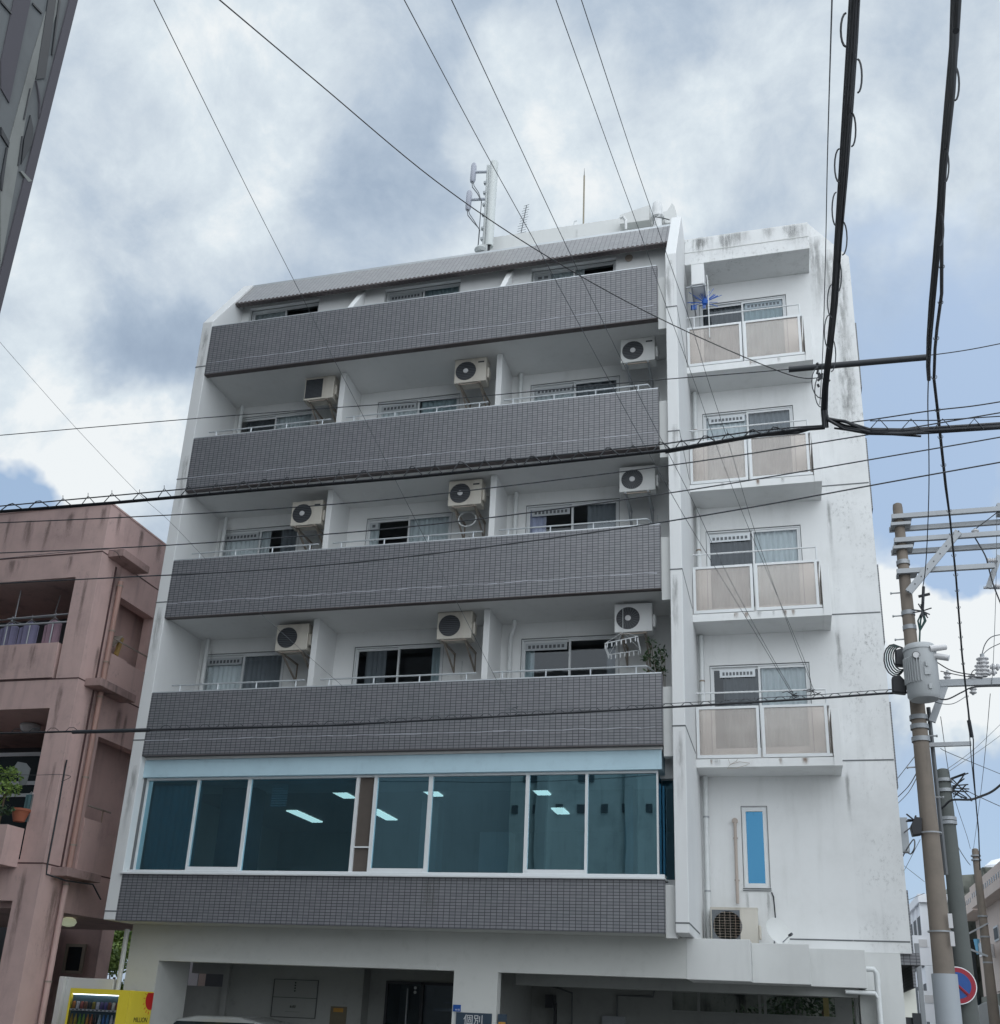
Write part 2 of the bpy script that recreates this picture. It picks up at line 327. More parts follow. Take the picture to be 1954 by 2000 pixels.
def wall_x(mb, y0, y1, z0, z1, x, th, holes=()):
    t = MB(); wall_y(t, y0, y1, z0, z1, x, th, holes)
    n = len(mb.v); mb.v += [(v[1], v[0], v[2]) for v in t.v]; mb.f += [tuple(n + i for i in f) for f in t.f]; return mb
def text(s, size, loc, rot, mat, name, parent=None, ext=.002, align='CENTER'):
    cu = bpy.data.curves.new(name, 'FONT'); cu.body = s; cu.size = size; cu.extrude = ext; cu.align_x = align; cu.align_y = 'CENTER'
    o = bpy.data.objects.new(name, cu); col.objects.link(o); o.location = loc; o.rotation_euler = rot
    bpy.context.view_layer.update()
    me = bpy.data.meshes.new_from_object(o.evaluated_get(bpy.context.evaluated_depsgraph_get())); me.materials.clear(); me.materials.append(mat)
    bpy.data.objects.remove(o); bpy.data.curves.remove(cu)
    o = bpy.data.objects.new(name, me); col.objects.link(o); o.location = loc; o.rotation_euler = rot
    if parent: o.parent = parent
    return o
def leaves(mb, c, rad, n, size, r=rng):
    for _ in range(n):
        while True:
            p = Vector((r.uniform(-1, 1), r.uniform(-1, 1), r.uniform(-1, 1)))
            if p.length < 1: break
        p = Vector((c[0] + p.x * rad[0], c[1] + p.y * rad[1], c[2] + p.z * rad[2]))
        a = Vector((r.uniform(-1, 1), r.uniform(-1, 1), r.uniform(-1, 1))).normalized(); b = a.orthogonal().normalized(); s = size * r.uniform(.6, 1.3)
        mb.quad(p - a * s, p - b * s * .45, p + a * s, p + b * s * .45)
    return mb

# ------------------------------------------------------------------ the ground
MB().box(-80, 90, -90, 140, -1.0, 0.0).build('ground', ASP)['kind'] = 'structure'
MB().box(-1.7, 13.4, -1.0, .798, 0.0, .12).build('pavement', paint('pavement_concrete', (.32, .32, .31), (.2, .2, .19), .5, .9, streak=False))['kind'] = 'structure'

# ================================================================== THE APARTMENT BUILDING
apt = thing('apartment_building', 'tall white apartment building with grey tiled balcony fronts and blue glass office floor', 'building')
ZT = {3: 7.21, 4: 9.99, 5: 12.80, 6: 15.61}; ZB = {k: v - 1.22 for k, v in ZT.items()}
XL, XR = -.03, 9.71
prof = [(0, 3.0), (0, 15.75), (1.36, 17.78), (7, 17.78), (7, 3.0)]
MB().prism(prof, 'x', -.27, -.03).build('wing_wall', WM, apt, bev=.012)
prof2 = [(0, 3.0), (0, 15.85), (1.42, 17.98), (7, 17.98), (7, 3.0)]
MB().prism(prof2, 'x', 9.87, 10.08).build('fin_wall', WM, apt, bev=.012)
wn_holes = []
WX = [(.05, 1.93), (3.44, 5.32), (6.87, 8.76)]
WTOP = {3: 8.49, 4: 11.34, 5: 14.17, 6: 17.05}
WBOT = {k: ZB[k] + .28 for k in ZB}
WTOP[6] = 16.89
for k in (3, 4, 5):
    for a, b in WX: wn_holes.append((a, b, WBOT[k], WTOP[k]))
wall_y(MB(), -.03, 9.87, 6.14, 14.43, 1.45, .16, wn_holes).build('rear_wall', W, apt)
W6 = [(.15, 1.90), (3.50, 5.28), (6.88, 8.72)]
wall_y(MB(), -.03, 9.87, 14.5, 17.20, 1.12, .3, [(a, b, WBOT[6], WTOP[6]) for a, b in W6]).build('rear_wall', W, apt)
for k in (3, 4, 5, 6):
    MB().box(-.03, XR, 0, .13, ZB[k], ZT[k]).build('balcony_front', TL, apt)
    MB().box(-.028, XR - .01, .008, .128, ZT[k], ZT[k] + .025).build('coping', ALS, apt)
    MB().box(-.03, 9.87, .13, 1.45, ZB[k] + .03, ZB[k] + .17).build('balcony_floor', WS, apt)
    MB().box(-.03, XR - .002, .002, .13, ZB[k] - .012, ZB[k]).build('drip_edge', TE, apt)
    MB().box(XR, 9.87, .12, .30, ZB[k] - .18, ZT[k] - .20).build('end_pier', WL, apt)
    # mineral deposit line that runs along the slab joint
    m_ = MB(); x = XL + .02; z = ZB[k] + .285
    while x < XR - .15:
        x2 = x + rng.uniform(.08, .3); z2 = ZB[k] + .285 + rng.uniform(-.012, .012); t = rng.uniform(.006, .016)
        m_.quad((x, -.003, z - t / 2), (x2, -.003, z2 - t / 2), (x2, -.003, z2 + t / 2), (x, -.003, z + t / 2))
        x, z = x2, z2
    m_.build('mortar_line', EF, apt)
    if k > 2:
        t0 = ZB[k] + .12
        for a, b in ((2.91, 3.03), (6.36, 6.48)):
            if k < 6:
                MB().box(a, b, .58, 1.448, t0 + .05, ZB[k + 1] + .028).build('divider', WM, apt, bev=.008)
            else:
                MB().prism([(.50, t0 + .05), (.50, 16.02), (1.12, 16.96), (1.12, t0 + .05)], 'x', a, b).build('divider', WM, apt, bev=.008)
for z in (3.15, 6.29, 9.10, 11.86, 14.60):
    MB().box(-.276, -.026, -.004, .3, z - .012, z + .012).build('joint', SL, apt)
    MB().box(9.866, 10.085, -.004, 1.9, z - .012, z + .012).build('joint', SL, apt)
for z in (3.17, 6.32, 9.17, 11.93, 14.75):
    MB().box(12.605, 13.52, 2.794, 2.9, z - .012, z + .012).build('joint', SL, apt)
# white handrails standing on the balcony fronts
for k, segs in {3: ((.33, 3.11), (3.42, 6.42), (6.72, 9.44)), 4: ((.31, 3.08), (3.38, 6.40), (6.72, 9.47)), 5: ((.26, 3.04), (3.37, 6.38), (6.7, 9.50))}.items():
    for a, b in segs:
        zt = ZT[k] + .165; m_ = MB().tube([(a, .08, zt), (b, .08, zt)], .016, 6)
        n = 3
        for i in range(n + 1):
            x = a + .18 + (b - a - .36) * i / n; m_.tube([(x, .08, ZT[k] + .02), (x, .08, zt)], .014, 6)
        if b > 9: m_.tube([(b, .08, zt), (b + .10, .45, zt)], .016, 6)
        m_.build('handrail', ALS, apt, True)
# roof: tiled mansard with a toothed eave
e0, r0 = (.75, 16.79), (1.42, 17.78)
MB().prism([e0, r0, (r0[0] + .1, r0[1] - .02), (e0[0] + .14, e0[1] - .02)], 'x', -.03, 9.87).build('roof', TR, apt)
m_ = MB(); x = 0.0
while x < 9.85:
    m_.box(x, x + .055, e0[0] - .012, e0[0] + .12, e0[1] - .035, e0[1] + .012); x += .1
m_.box(-.03, 9.87, e0[0] + .01, e0[0] + .13, e0[1] - .02, e0[1] + .003)
m_.build('eave_tiles', TE, apt)
MB().box(-.03, 9.87, 1.40, 1.62, 17.74, 17.80).build('roof_coping', ALS, apt)
MB().box(-.03, 9.87, 1.62, 12, 17.45, 17.6).box(9.87, 13.5, 2.98, 12, 16.9, 17.0).build('roof_deck', CON, apt)
MB().box(5.45, 9.87, 2.5, 2.7, 17.6, 19.14).box(5.45, 5.65, 2.7, 6, 17.6, 19.14).build('roof_parapet', WL, apt)
MB().box(7.6, 9.87, 2.46, 2.498, 17.6, 19.0).build('parapet_panel', WL, apt)
# interiors: floors, party walls and back walls
for k in (3, 4, 5, 6):
    MB().box(-.02, 9.86, 1.62, 5.0, ZB[k] + .05, ZB[k] + .17).build('room_floor', RM, apt)
m_ = MB().box(-.02, 9.86, 5.0, 5.1, 6.1, 17.4)
for x in (2.97, 6.42): m_.box(x - .06, x + .06, 1.62, 5.0, 6.2, 17.4)
m_.box(-.02, 9.86, 1.62, 5.0, 17.30, 17.40)
m_.build('room_wall', DK, apt)

def wavy(mb, x0, x1, z0, z1, y, amp=.02, per=.11):
    n = max(4, int((x1 - x0) / .02)); pts = [(x0 + (x1 - x0) * i / n, y + amp * math.sin(2 * math.pi * (x0 + (x1 - x0) * i / n) / per + .7 * math.sin(9 * (x0 + i / n)))) for i in range(n + 1)]
    for i in range(n):
        (a, ya), (b, yb) = pts[i], pts[i + 1]; mb.quad((a, ya, z0), (b, yb, z0), (b, yb, z1), (a, ya, z1))
    return mb
def window(x0, x1, z0, z1, y, parent, curtains=(), vent=None, split=None, big=AL):
    """sliding window set in an opening; curtains: (frac0, frac1, material[, bottom frac]); vent: (frac0, frac1)"""
    f = MB(); w = .035
    f.box(x0, x0 + w, y, y + .09, z0, z1).box(x1 - w, x1, y, y + .09, z0, z1).box(x0 + w, x1 - w, y, y + .09, z1 - w, z1).box(x0 + w, x1 - w, y, y + .09, z0, z0 + w)
    wf = f.build('window', big, parent)
    MB().box(x0, x1, y - .006, y - .001, z1 - .012, z1).box(x0, x0 + .010, y - .006, y - .001, z0, z1 - .012).box(x1 - .010, x1, y - .006, y - .001, z0, z1 - .012).build('sealant_line', SL, wf)
    s = split or (x0 + x1) / 2
    L = MB(); st = .04
    for a, b, yy in ((x0 + w, s + st / 2, y + .045), (s - st / 2, x1 - w, y + .015)):
        L.box(a, a + st, yy, yy + .025, z0 + w, z1 - w).box(b - st, b, yy, yy + .025, z0 + w, z1 - w).box(a + st, b - st, yy, yy + .025, z1 - w - .045, z1 - w).box(a + st, b - st, yy, yy + .025, z0 + w, z0 + w + .07)
    L.build('sash', big, wf)
    for a, b, yy in ((x0 + w + st, s - st / 2, y + .056), (s + st / 2, x1 - w - st, y + .026)):
        MB().quad((a, yy, z0 + w + .07), (b, yy, z0 + w + .07), (b, yy, z1 - w - .045), (a, yy, z1 - w - .045)).build('pane', GL, wf)
    for c in curtains:
        a, b, mt = c[:3]; zb_ = z0 + .03 if len(c) < 4 else z0 + (z1 - z0) * c[3]
        wavy(MB(), x0 + .03 + (x1 - x0 - .06) * a, x0 + .03 + (x1 - x0 - .06) * b, zb_, z1 - .005, y + .095).build('curtain', mt, wf)
    if vent:
        a, b = x0 + (x1 - x0) * vent[0], x0 + (x1 - x0) * vent[1]; zv = z1 - w - .05
        MB().box(a, b, y + .030, y + .043, zv - .15, zv).build('vent_panel', ALS, wf)
        q = MB(); n = vent[2] if len(vent) > 2 else 9
        for i in range(n):
            cx = a + .04 + (b - a - .08) * (i + .5) / n; h = (b - a - .08) / n * .32; q.box(cx - h, cx + h, y + .027, y + .0298, zv - .11, zv - .045)
        q.build('vent_slots', ACGR, wf)
    return wf
spec = {
 (6, 0): ([(0, .5, CL)], None), (6, 1): ([(.5, 1, CT), (0, .5, CG)], (.04, .47)), (6, 2): ([(0.1, .62, CL)], (.03, .22, 2)),
 (5, 0): ([(.5, 1, CL, .0), (0, .45, CD)], None), (5, 1): ([(0, .48, CL), (.52, 1, CT)], (.04, .47)), (5, 2): ([(0, .5, CL), (.5, 1, CG)], (.05, .47)),
 (4, 0): ([(0, .5, CL), (.5, .62, CL), (.75, 1, CG)], (.04, .47)), (4, 1): ([(0, .13, CL), (.5, 1, CL)], (.03, .13, 1)), (4, 2): ([(0, .20, CV), (.66, 1, CG)], (.06, .47)),
 (3, 0): ([(0, .5, CL), (.5, 1, CG)], (.05, .47)), (3, 1): ([(0.1, .34, CG), (.87, 1, CT)], None), (3, 2): ([(0, .12, CT), (.88, 1, CG)], (.04, .47)),
}
for (k, i), (cu, ve) in spec.items():
    wx_ = W6[i] if k == 6 else WX[i]; window(wx_[0] + .002, wx_[1] - .002, WBOT[k] + .002, WTOP[k] - .002, 1.22 if k == 6 else 1.47, apt, cu, ve)
# round wall vent on the top floor
MB().lathe((9.0, 1.117, 16.80), [(.07, 0), (.085, -.03), (.05, -.035)], 16, 'y').build('wall_vent', RUST, apt, True)
# drain pipes between the balconies
for k in (3, 4, 5):
    top = ZB[k + 1] + .02
    for x in (.0 + .17, 6.68):
        y = 1.36
        if k == 3 and x > 5: pts = [(x + .10, y - .12, top), (x + .10, y - .12, top - .12), (x, y, top - .3), (x, y, ZB[k] + .2)]
        else: pts = [(x, y, top), (x, y, ZB[k] + .2)]
        o = MB().tube(pts, .045, 10).build('drain_pipe', PV, apt, True)
        MB().tube([(x, y, top - 1.0), (x, y, top - .97)], .052, 10).build('pipe_clamp', GAL, o)
# -- blue glass office floor
MB().box(-.03, XR, 0, .13, 2.99, 3.80).build('office_spandrel', TL, apt)
MB().box(-.03, 9.86, .13, .82, 2.997, 3.14).build('office_floor_slab', GF, apt)
MB().box(XR, 9.87, .12, .30, 2.93, 3.74).build('end_pier', WL, apt)
MB().box(-.06, 9.72, -.05, .42, 3.80, 3.835).box(-.03, 9.70, .12, .34, 3.835, 3.90).build('office_sill', AL, apt, bev=.006)
MB().box(-.029, 9.67, .14, .62, 5.60, 5.93).build('office_lintel', LB, apt, bev=.006)
MB().box(-.029, 9.69, .131, .62, 5.935, 5.985).build('lintel_soffit', WS, apt)
MB().box(-.029, 9.869, .62, 1.45, 5.55, 6.02).build('office_ceiling_beam', WS, apt)
mull = [(.0, .05), (1.09, 1.13), (2.13, 2.19), (4.26, 4.32), (4.60, 4.66), (5.62, 5.69), (7.36, 7.42), (8.385, 8.43), (9.57, 9.60)]
m_ = MB()
for a, b in mull: m_.box(a, b, .22, .30, 3.90, 5.56)
m_.box(0, 9.60, .215, .305, 5.56, 5.599).box(1.13, 2.13, .20, .215, 3.90, 3.97).box(4.66, 5.62, .20, .215, 3.90, 3.97).box(7.42, 8.385, .20, .215, 3.90, 3.97)
m_.box(4.32, 4.60, .225, .25, 4.32, 4.345).build('office_window_frame', AL, apt)
for (a0, a1), (b0, b1) in zip(mull[:-1], mull[1:]):
    if abs(a1 - 4.32) < .01: MB().box(4.32, 4.60, .262, .268, 3.905, 5.555).build('insect_screen', plain('mesh_screen', (.085, .07, .06), .8), apt)
    else: MB().quad((a1 + .001, .26, 3.905), (b0 - .001, .26, 3.905), (b0 - .001, .26, 5.555), (a1 + .001, .26, 5.555)).build('office_pane', GB, apt)
MB().quad((9.59, .305, 3.905), (9.59, .80, 3.905), (9.59, .80, 5.555), (9.59, .305, 5.555)).build('office_pane', GBD, apt); MB().quad((9.60, .80, 3.905), (9.868, .80, 3.905), (9.868, .80, 5.58), (9.60, .80, 5.58)).build('office_pane', GBD, apt)
MB().box(9.60, 9.869, .78, .86, 3.75, 3.90).build('office_sill', AL, apt)
# office interior
MB().box(-.02, 9.86, .34, 6.0, 3.14, 3.2).build('office_floor', RM, apt)
MB().box(-.02, 9.86, 1.45, 6.0, 5.58, 5.70).build('office_ceiling', paint('office_ceiling_white', (.5, .5, .5), (.4, .4, .4), .3), apt)
MB().box(-.02, 9.86, 6.0, 6.1, 3.2, 5.6).box(8.9, 9.05, 1.2, 6, 3.2, 5.58).build('office_wall', paint('office_wall_paint', (.42, .42, .40), (.3, .3, .3), .3), apt); MB().box(1.25, 1.95, .9, 1.3, 3.2, 5.58).build('office_partition', RM, apt); MB().box(4.75, 5.1, 2.4, 2.8, 3.2, 5.58).box(5.9, 6.5, 2.6, 3.0, 3.2, 5.0).build('office_column', paint('office_column_paint', (.6, .6, .58), (.5, .5, .5), .3), apt)
for x, y, y1 in ((3.25, 1.46, 2.03), (1.43, 3.28, 4.6), (3.27, 3.22, 4.37), (5.08, 1.46, 1.94), (7.18, 1.46, 1.92), (7.15, 3.22, 3.8)):
    MB().box(x, x + .25, y, y1, 5.555, 5.578).build('ceiling_light', FLO, apt)
wavy(MB(), .06, 1.08, 3.95, 5.5, .45, .03, .13).build('office_curtain', CL, apt)
m_ = MB()
for i in range(11): m_.box(2.49, 2.80, .50, .52, 5.11 + i * .045, 5.135 + i * .045)
m_.build('office_blind', WM, apt)
MB().box(-.03, .02, .20, .34, 3.9, 5.6).build('office_edge_trim', SL, apt)
# -- right-hand bay: recessed wall, small balconies
RW = {3: (6.50, 8.24), 4: (9.34, 11.12), 5: (12.10, 13.88), 6: (14.9, 16.67)}
rh = [(10.31, 12.17, a, b) for a, b in RW.values()] + [(10.82, 11.25, 4.04, 5.48)]
wall_y(MB(), 10.08, 12.70, 2.98, 18.30, 2.80, .18, rh).build('bay_wall', W, apt)
MB().prism([(12.70, 2.98), (13.53, 2.98), (13.53, 17.43), (12.72, 18.50), (12.70, 18.50)], 'y', 2.80, 2.98).build('corner_wall', WD, apt)
MB().box(13.35, 13.529, 2.98, 12, 2.98, 17.3).build('side_wall', W, apt)
MB().prism([(2.0, 17.15), (2.0, 17.84), (2.8, 17.84), (2.8, 17.15)], 'x', 10.081, 12.69).build('roof_beam', WD, apt, bev=.01)
MB().box(10.081, 12.69, 1.99, 2.0, 17.46, 17.475).build('joint', WL, apt)
for k, zb_, zf in ((3, 6.05, .0), (4, 8.86, 0), (5, 11.63, 0), (6, 14.39, 0)):
    MB().box(10.081, 12.46, 2.0, 2.80, zb_, zb_ + .15).build('balcony_floor', W, apt)
    MB().box(12.46, 12.60, 1.98, 2.799, zb_ - .01, zb_ + 1.02).build('end_pier', W, apt, bev=.006)
    x0, x1, z0, z1 = 10.10, 12.40, zb_ + .165, zb_ + 1.13
    y = 2.0; xm = 11.24
    fr = MB()
    for a, b in ((x0, xm - .02), (xm + .02, x1)):
        fr.box(a, a + .05, y, y + .05, z0, z1).box(b - .05, b, y, y + .05, z0, z1).box(a + .05, b - .05, y, y + .05, z1 - .045, z1).box(a + .05, b - .05, y, y + .05, z0, z0 + .06)
    fr.tube([(x0, y + .03, zb_ + 1.40), (x1, y + .03, zb_ + 1.40)], .016, 6).tube([(x1, y + .03, zb_ + 1.40), (x1, y + .03, z1)], .016, 6).tube([(x0 + .15, y + .03, zb_ + 1.40), (x0 + .15, y + .03, z1)], .014, 6)
    fr.box(x1, x1 + .045, y + .0, y + .75, z0, z0 + .05).box(x1, x1 + .045, y, y + .75, z1 - .04, z1)
    g = fr.build('guard_rail', AL, apt)
    for a, b in ((x0 + .05, xm - .07), (xm + .07, x1 - .05)): MB().box(a, b, y + .02, y + .027, z0 + .06, z1 - .045).build('guard_panel', BR, g)
    MB().box(x1 + .018, x1 + .025, y + .05, y + .72, z0 + .05, z1 - .04).build('guard_panel', BR, g)
    sp2 = {3: ([(0.12, .5, CD), (.5, 1, CL)], (.1, .46)), 4: ([(0, .5, CD), (.5, 1, CL)], (.04, .47)), 5: ([(0, .5, CL), (.5, 1, CG)], (.07, .47)), 6: ([(0, .5, CD), (.5, 1, CT)], (.53, .95))}[k]
    window(10.312, 12.168, RW[k][0] + .002, RW[k][1] - .002, 2.82, apt, sp2[0], sp2[1])
    MB().box(10.09, 12.69, 2.98, 5.0, RW[k][0] - .2, RW[k][0] - .1).build('room_floor', RM, apt)
MB().box(10.09, 13.3, 5.0, 5.1, 3.2, 17.4).box(12.5, 12.6, 2.98, 5, 3.2, 17.4).build('room_wall', DK, apt)
for zt_, zb_ in ((8.84, 5.95), (11.6, 8.78), (14.37, 11.55), (2.9, 2.9)):
    if zt_ < 3: continue
    x = 10.17; o = MB().tube([(x, 2.72, zt_), (x, 2.72, zb_ + .27)], .045, 10).build('drain_pipe', PV, apt, True)
    MB().tube([(x, 2.72, zt_ - .95), (x, 2.72, zt_ - .92)], .052, 10).build('pipe_clamp', RUST, o)
o = MB().tube([(10.18, 2.70, 6.04), (10.17, 2.70, 3.0)], .046, 10).build('drain_pipe', PV, apt, True)
MB().tube([(10.18, 2.70, 5.3), (10.18, 2.70, 5.27)], .054, 10).tube([(10.17, 2.70, 3.97), (10.17, 2.70, 3.94)], .054, 10).build('pipe_clamp', GAL, o)
# slit window
f = MB()
for a in ((10.822, 10.885, 4.042, 5.478), (11.185, 11.248, 4.042, 5.478)): f.box(a[0], a[1], 2.81, 2.87, a[2], a[3])
f.box(10.885, 11.185, 2.81, 2.87, 5.405, 5.478).box(10.885, 11.185, 2.81, 2.87, 4.042, 4.115)
sw = f.build('window', AL, apt); MB().box(10.886, 11.184, 2.835, 2.84, 4.116, 5.404).build('pane', GSK, sw)
MB().box(10.79, 11.28, 2.78, 2.80, 4.015, 4.03).box(10.79, 11.28, 2.78, 2.80, 3.98, 3.992).build('sill', SL, sw)
f = MB().box(10.80, 10.812, 2.795, 2.80, 4.04, 5.49).box(11.258, 11.27, 2.795, 2.80, 4.04, 5.49).box(10.80, 11.27, 2.795, 2.80, 5.49, 5.502); f.build('sealant_line', SL, sw)
# side balconies peeping past the corner, tiled
for k in (2, 3, 4, 5, 6):
    zt_ = {2: 3.8, **ZT}[k]; MB().box(13.531, 13.575, 3.0, 8, zt_ - 1.0 - .35, zt_ + .25).build('side_balcony_front', TL, apt)
    MB().box(13.531, 13.555, 3.1, 8, zt_ + .25, zt_ + 1.45).build('side_opening', WL, apt)
MB().box(13.53, 13.66, 2.9, 3.1, 4.7, 5.3).build('meter_box', GAL, apt)
# -- ground floor
gh = [(.47, 6.09, 0.0, 2.37), (6.85, 9.95, 0.0, 2.37)]
wall_y(MB(), -.17, 6.85, 0, 2.995, .80, .22, gh[:1]).build('ground_wall', GF, apt); MB().box(6.851, 9.95, .80, 1.02, 2.37, 2.995).build('ground_wall', GF, apt)
MB().box(-.17, .47, 1.02, 1.9, 0, 2.6).build('ground_wall', GF, apt)
MB().box(.78, 5.79, .775, .80, 2.372, 2.462).build('shutter_housing', GF, apt)
MB().box(-.17, 9.86, 1.03, 7, 2.90, 2.99).build('ground_soffit', GF, apt)
MB().box(9.95, 10.95, .80, 2.79, 2.36, 2.99).build('canopy', WL, apt, bev=.006)
MB().box(10.951, 11.85, 1.20, 2.79, 2.36, 2.97).build('canopy', WL, apt, bev=.006)
MB().box(11.851, 12.72, 1.78, 2.79, 2.36, 2.95).build('canopy', WL, apt, bev=.006)
MB().box(12.55, 13.32, 2.55, 2.99, 0, 2.96).build('ground_pier', WL, apt)
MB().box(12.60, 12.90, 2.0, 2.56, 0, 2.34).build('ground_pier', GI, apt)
MB().box(13.32, 13.66, 2.9, 8, 2.80, 3.0).build('side_soffit', TL, apt)
MB().box(11.55, 12.60, 2.794, 2.8, 3.158, 3.182).build('joint', SL, apt)
# garage interior
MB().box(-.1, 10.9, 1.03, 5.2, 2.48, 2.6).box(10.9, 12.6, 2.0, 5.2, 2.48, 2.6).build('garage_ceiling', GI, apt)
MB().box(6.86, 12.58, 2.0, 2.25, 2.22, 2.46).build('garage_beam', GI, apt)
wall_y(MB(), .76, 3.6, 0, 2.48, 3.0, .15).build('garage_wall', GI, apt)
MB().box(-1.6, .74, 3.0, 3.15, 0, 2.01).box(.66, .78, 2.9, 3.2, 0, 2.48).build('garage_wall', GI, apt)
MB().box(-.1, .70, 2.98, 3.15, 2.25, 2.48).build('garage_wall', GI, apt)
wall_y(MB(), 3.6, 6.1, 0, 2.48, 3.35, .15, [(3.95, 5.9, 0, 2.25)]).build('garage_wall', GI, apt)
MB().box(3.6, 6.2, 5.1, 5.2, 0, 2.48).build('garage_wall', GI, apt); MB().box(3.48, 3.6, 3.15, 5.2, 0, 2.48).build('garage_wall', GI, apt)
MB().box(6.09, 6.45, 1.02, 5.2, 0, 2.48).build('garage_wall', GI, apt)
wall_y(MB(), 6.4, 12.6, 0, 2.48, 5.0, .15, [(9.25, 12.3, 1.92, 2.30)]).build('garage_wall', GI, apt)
MB().box(6.46, 6.5, 1.8, 1.84, 0, 2.4).build('garage_pipe', SL, apt)
MB().box(6.80, 6.96, 4.7, 5.0, 1.9, 2.15).box(6.95, 7.0, 4.8, 4.9, 1.3, 2.0).build('meter_box', ACG, apt)
MB().box(7.9, 8.35, 4.9, 5.0, 1.4, 1.80).build('meter_box', GAL, apt)
MB().tube([(8.2, 4.92, 1.3), (8.2, 4.92, 2.19), (8.9, 4.92, 2.19), (8.95, 4.92, 2.40)], .02, 6).build('garage_pipe', SL, apt); MB().tube([(6.5, 4.9, 2.42), (7.3, 4.9, 2.2), (7.3, 4.9, 1.4)], .02, 6).build('garage_pipe', SL, apt)
f = MB().box(9.25, 12.3, 4.95, 4.99, 1.92, 1.96)
for x in (9.75, 10.9, 11.0): f.box(x, x + .05, 4.95, 4.99, 1.96, 2.3)
f.build('garage_louvre_frame', GI, apt)
# entrance door
d = MB().box(3.95, 3.99, 3.30, 3.36, 0, 2.25).box(5.86, 5.9, 3.30, 3.36, 0, 2.25).box(4.66, 4.72, 3.30, 3.36, 0, 2.25).box(3.99, 5.86, 3.3, 3.36, 2.2, 2.25).build('entrance_door', ACG, apt)
MB().box(3.99, 4.66, 3.33, 3.335, 0, 2.2).box(4.72, 5.86, 3.33, 3.335, 0, 2.2).build('pane', GL, d)
MB().tube([(4.42, 3.24, 1.0), (4.42, 3.24, 2.12)], .016, 8).build('door_handle', GAL, d, True)
MB().lathe((4.56, 3.28, 2.14), [(.03, 0), (.02, -.02)], 12, 'y').lathe((4.56, 3.28, 2.06), [(.03, 0), (.02, -.02)], 12, 'y').build('door_sensor', AL, d)
MB().box(4.85, 5.35, 3.6, 4.2, 1.75, 1.80).box(4.8, 5.8, 4.4, 4.42, 1.9, 1.93).build('lobby_shelf', GAL, apt)
# pipe beside the canopy
MB().tube([(12.72, 1.9, 2.66), (12.84, 1.9, 2.66), (12.88, 1.9, 2.6), (12.88, 1.9, .05)], .045, 10).tube([(12.38, 1.86, 2.30), (12.83, 1.86, 2.29), (12.88, 1.9, 2.2)], .035, 10).build('drain_pipe', PV, apt, True)
MB().tube([(-.24, .74, 2.9), (-.24, .74, 0)], .045, 10).build('drain_pipe', PV, apt, True)
# conduit feeding the ledge air conditioner
MB().tube([(10.69, 2.74, 5.2), (10.69, 2.72, 3.75)], .028, 8).lathe((10.69, 2.76, 5.22), [(.05, 0.03), (.055, -.03)], 12, 'y').box(10.65, 10.73, 2.73, 2.79, 4.9, 4.92).box(10.65, 10.73, 2.73, 2.79, 4.15, 4.17).build('refrigerant_conduit', paint('beige_conduit', (.42, .36, .32), (.3, .26, .24), .5), apt, True)
MB().tube([(11.28, 2.78, 3.96), (11.31, 2.78, 3.88), (11.33, 2.7, 3.4)], .012, 6).build('wall_cable', BK, apt)

# ================================================================== signs
s_ = thing('wall_sign', 'large framed pale sign with four dots inside the left garage bay', 'sign')
MB().box(1.74, 2.68, 2.975, 2.998, 1.50, 2.20).build('board', paint('sign_board', (.25, .26, .25), (.2, .2, .2), .3), s_)
MB().box(1.74, 2.68, 2.965, 2.975, 2.19, 2.20).box(1.74, 2.68, 2.965, 2.975, 1.50, 1.51).box(1.74, 1.75, 2.965, 2.975, 1.51, 2.19).box(2.67, 2.68, 2.965, 2.975, 1.51, 2.19).box(1.75, 2.67, 2.965, 2.975, 1.86, 1.87).build('frame', ACG, s_)
m_ = MB()
for i in range(4): m_.lathe((2.20, 2.97, 2.14 - i * .05), [(.016, 0), (.016, -.003)], 10, 'y')
m_.build('dots', BKP, s_)
text('6.00', .07, (2.19, 2.968, 1.70), (math.pi / 2, 0, 0), BKP, 'lettering', s_); text('——— ———', .05, (2.19, 2.968, 1.61), (math.pi / 2, 0, 0), BKP, 'lettering', s_)
s_ = thing('notice_plate', 'small brown and gold notice plate right of the framed garage sign', 'sign')
MB().box(2.98, 3.31, 2.98, 2.998, 1.40, 1.74).build('board', plain('brown_plate', (.14, .12, .08), .6), s_); MB().box(3.04, 3.24, 2.975, 2.98, 1.64, 1.71).build('gold_panel', ORG, s_)
s_ = thing('address_plate', 'tiny blue street address plate on the pillar between the garage bays', 'sign')
MB().box(6.11, 6.24, .780, .798, 1.73, 1.835).build('board', BLU, s_); text('6-16', .04, (6.19, .778, 1.757), (math.pi / 2, 0, 0), WHT, 'lettering', s_, .001)
s_ = thing('school_sign', 'dark navy sign with pale characters on the pillar between the garage bays', 'sign')
MB().box(6.17, 6.78, .775, .798, 1.05, 1.72).build('board', NAVY, s_); text('個別', .17, (6.47, .772, 1.60), (math.pi / 2, 0, 0), CER, 'lettering', s_, .001)
s_ = thing('side_plate', 'black and orange plate on the inner side of the garage pillar', 'sign')
MB().box(6.87, 7.02, .83, .85, 1.3, 1.72).build('board', NAVY, s_); MB().box(6.885, 7.005, .825, .83, 1.4, 1.60).build('gold_panel', ORG, s_)
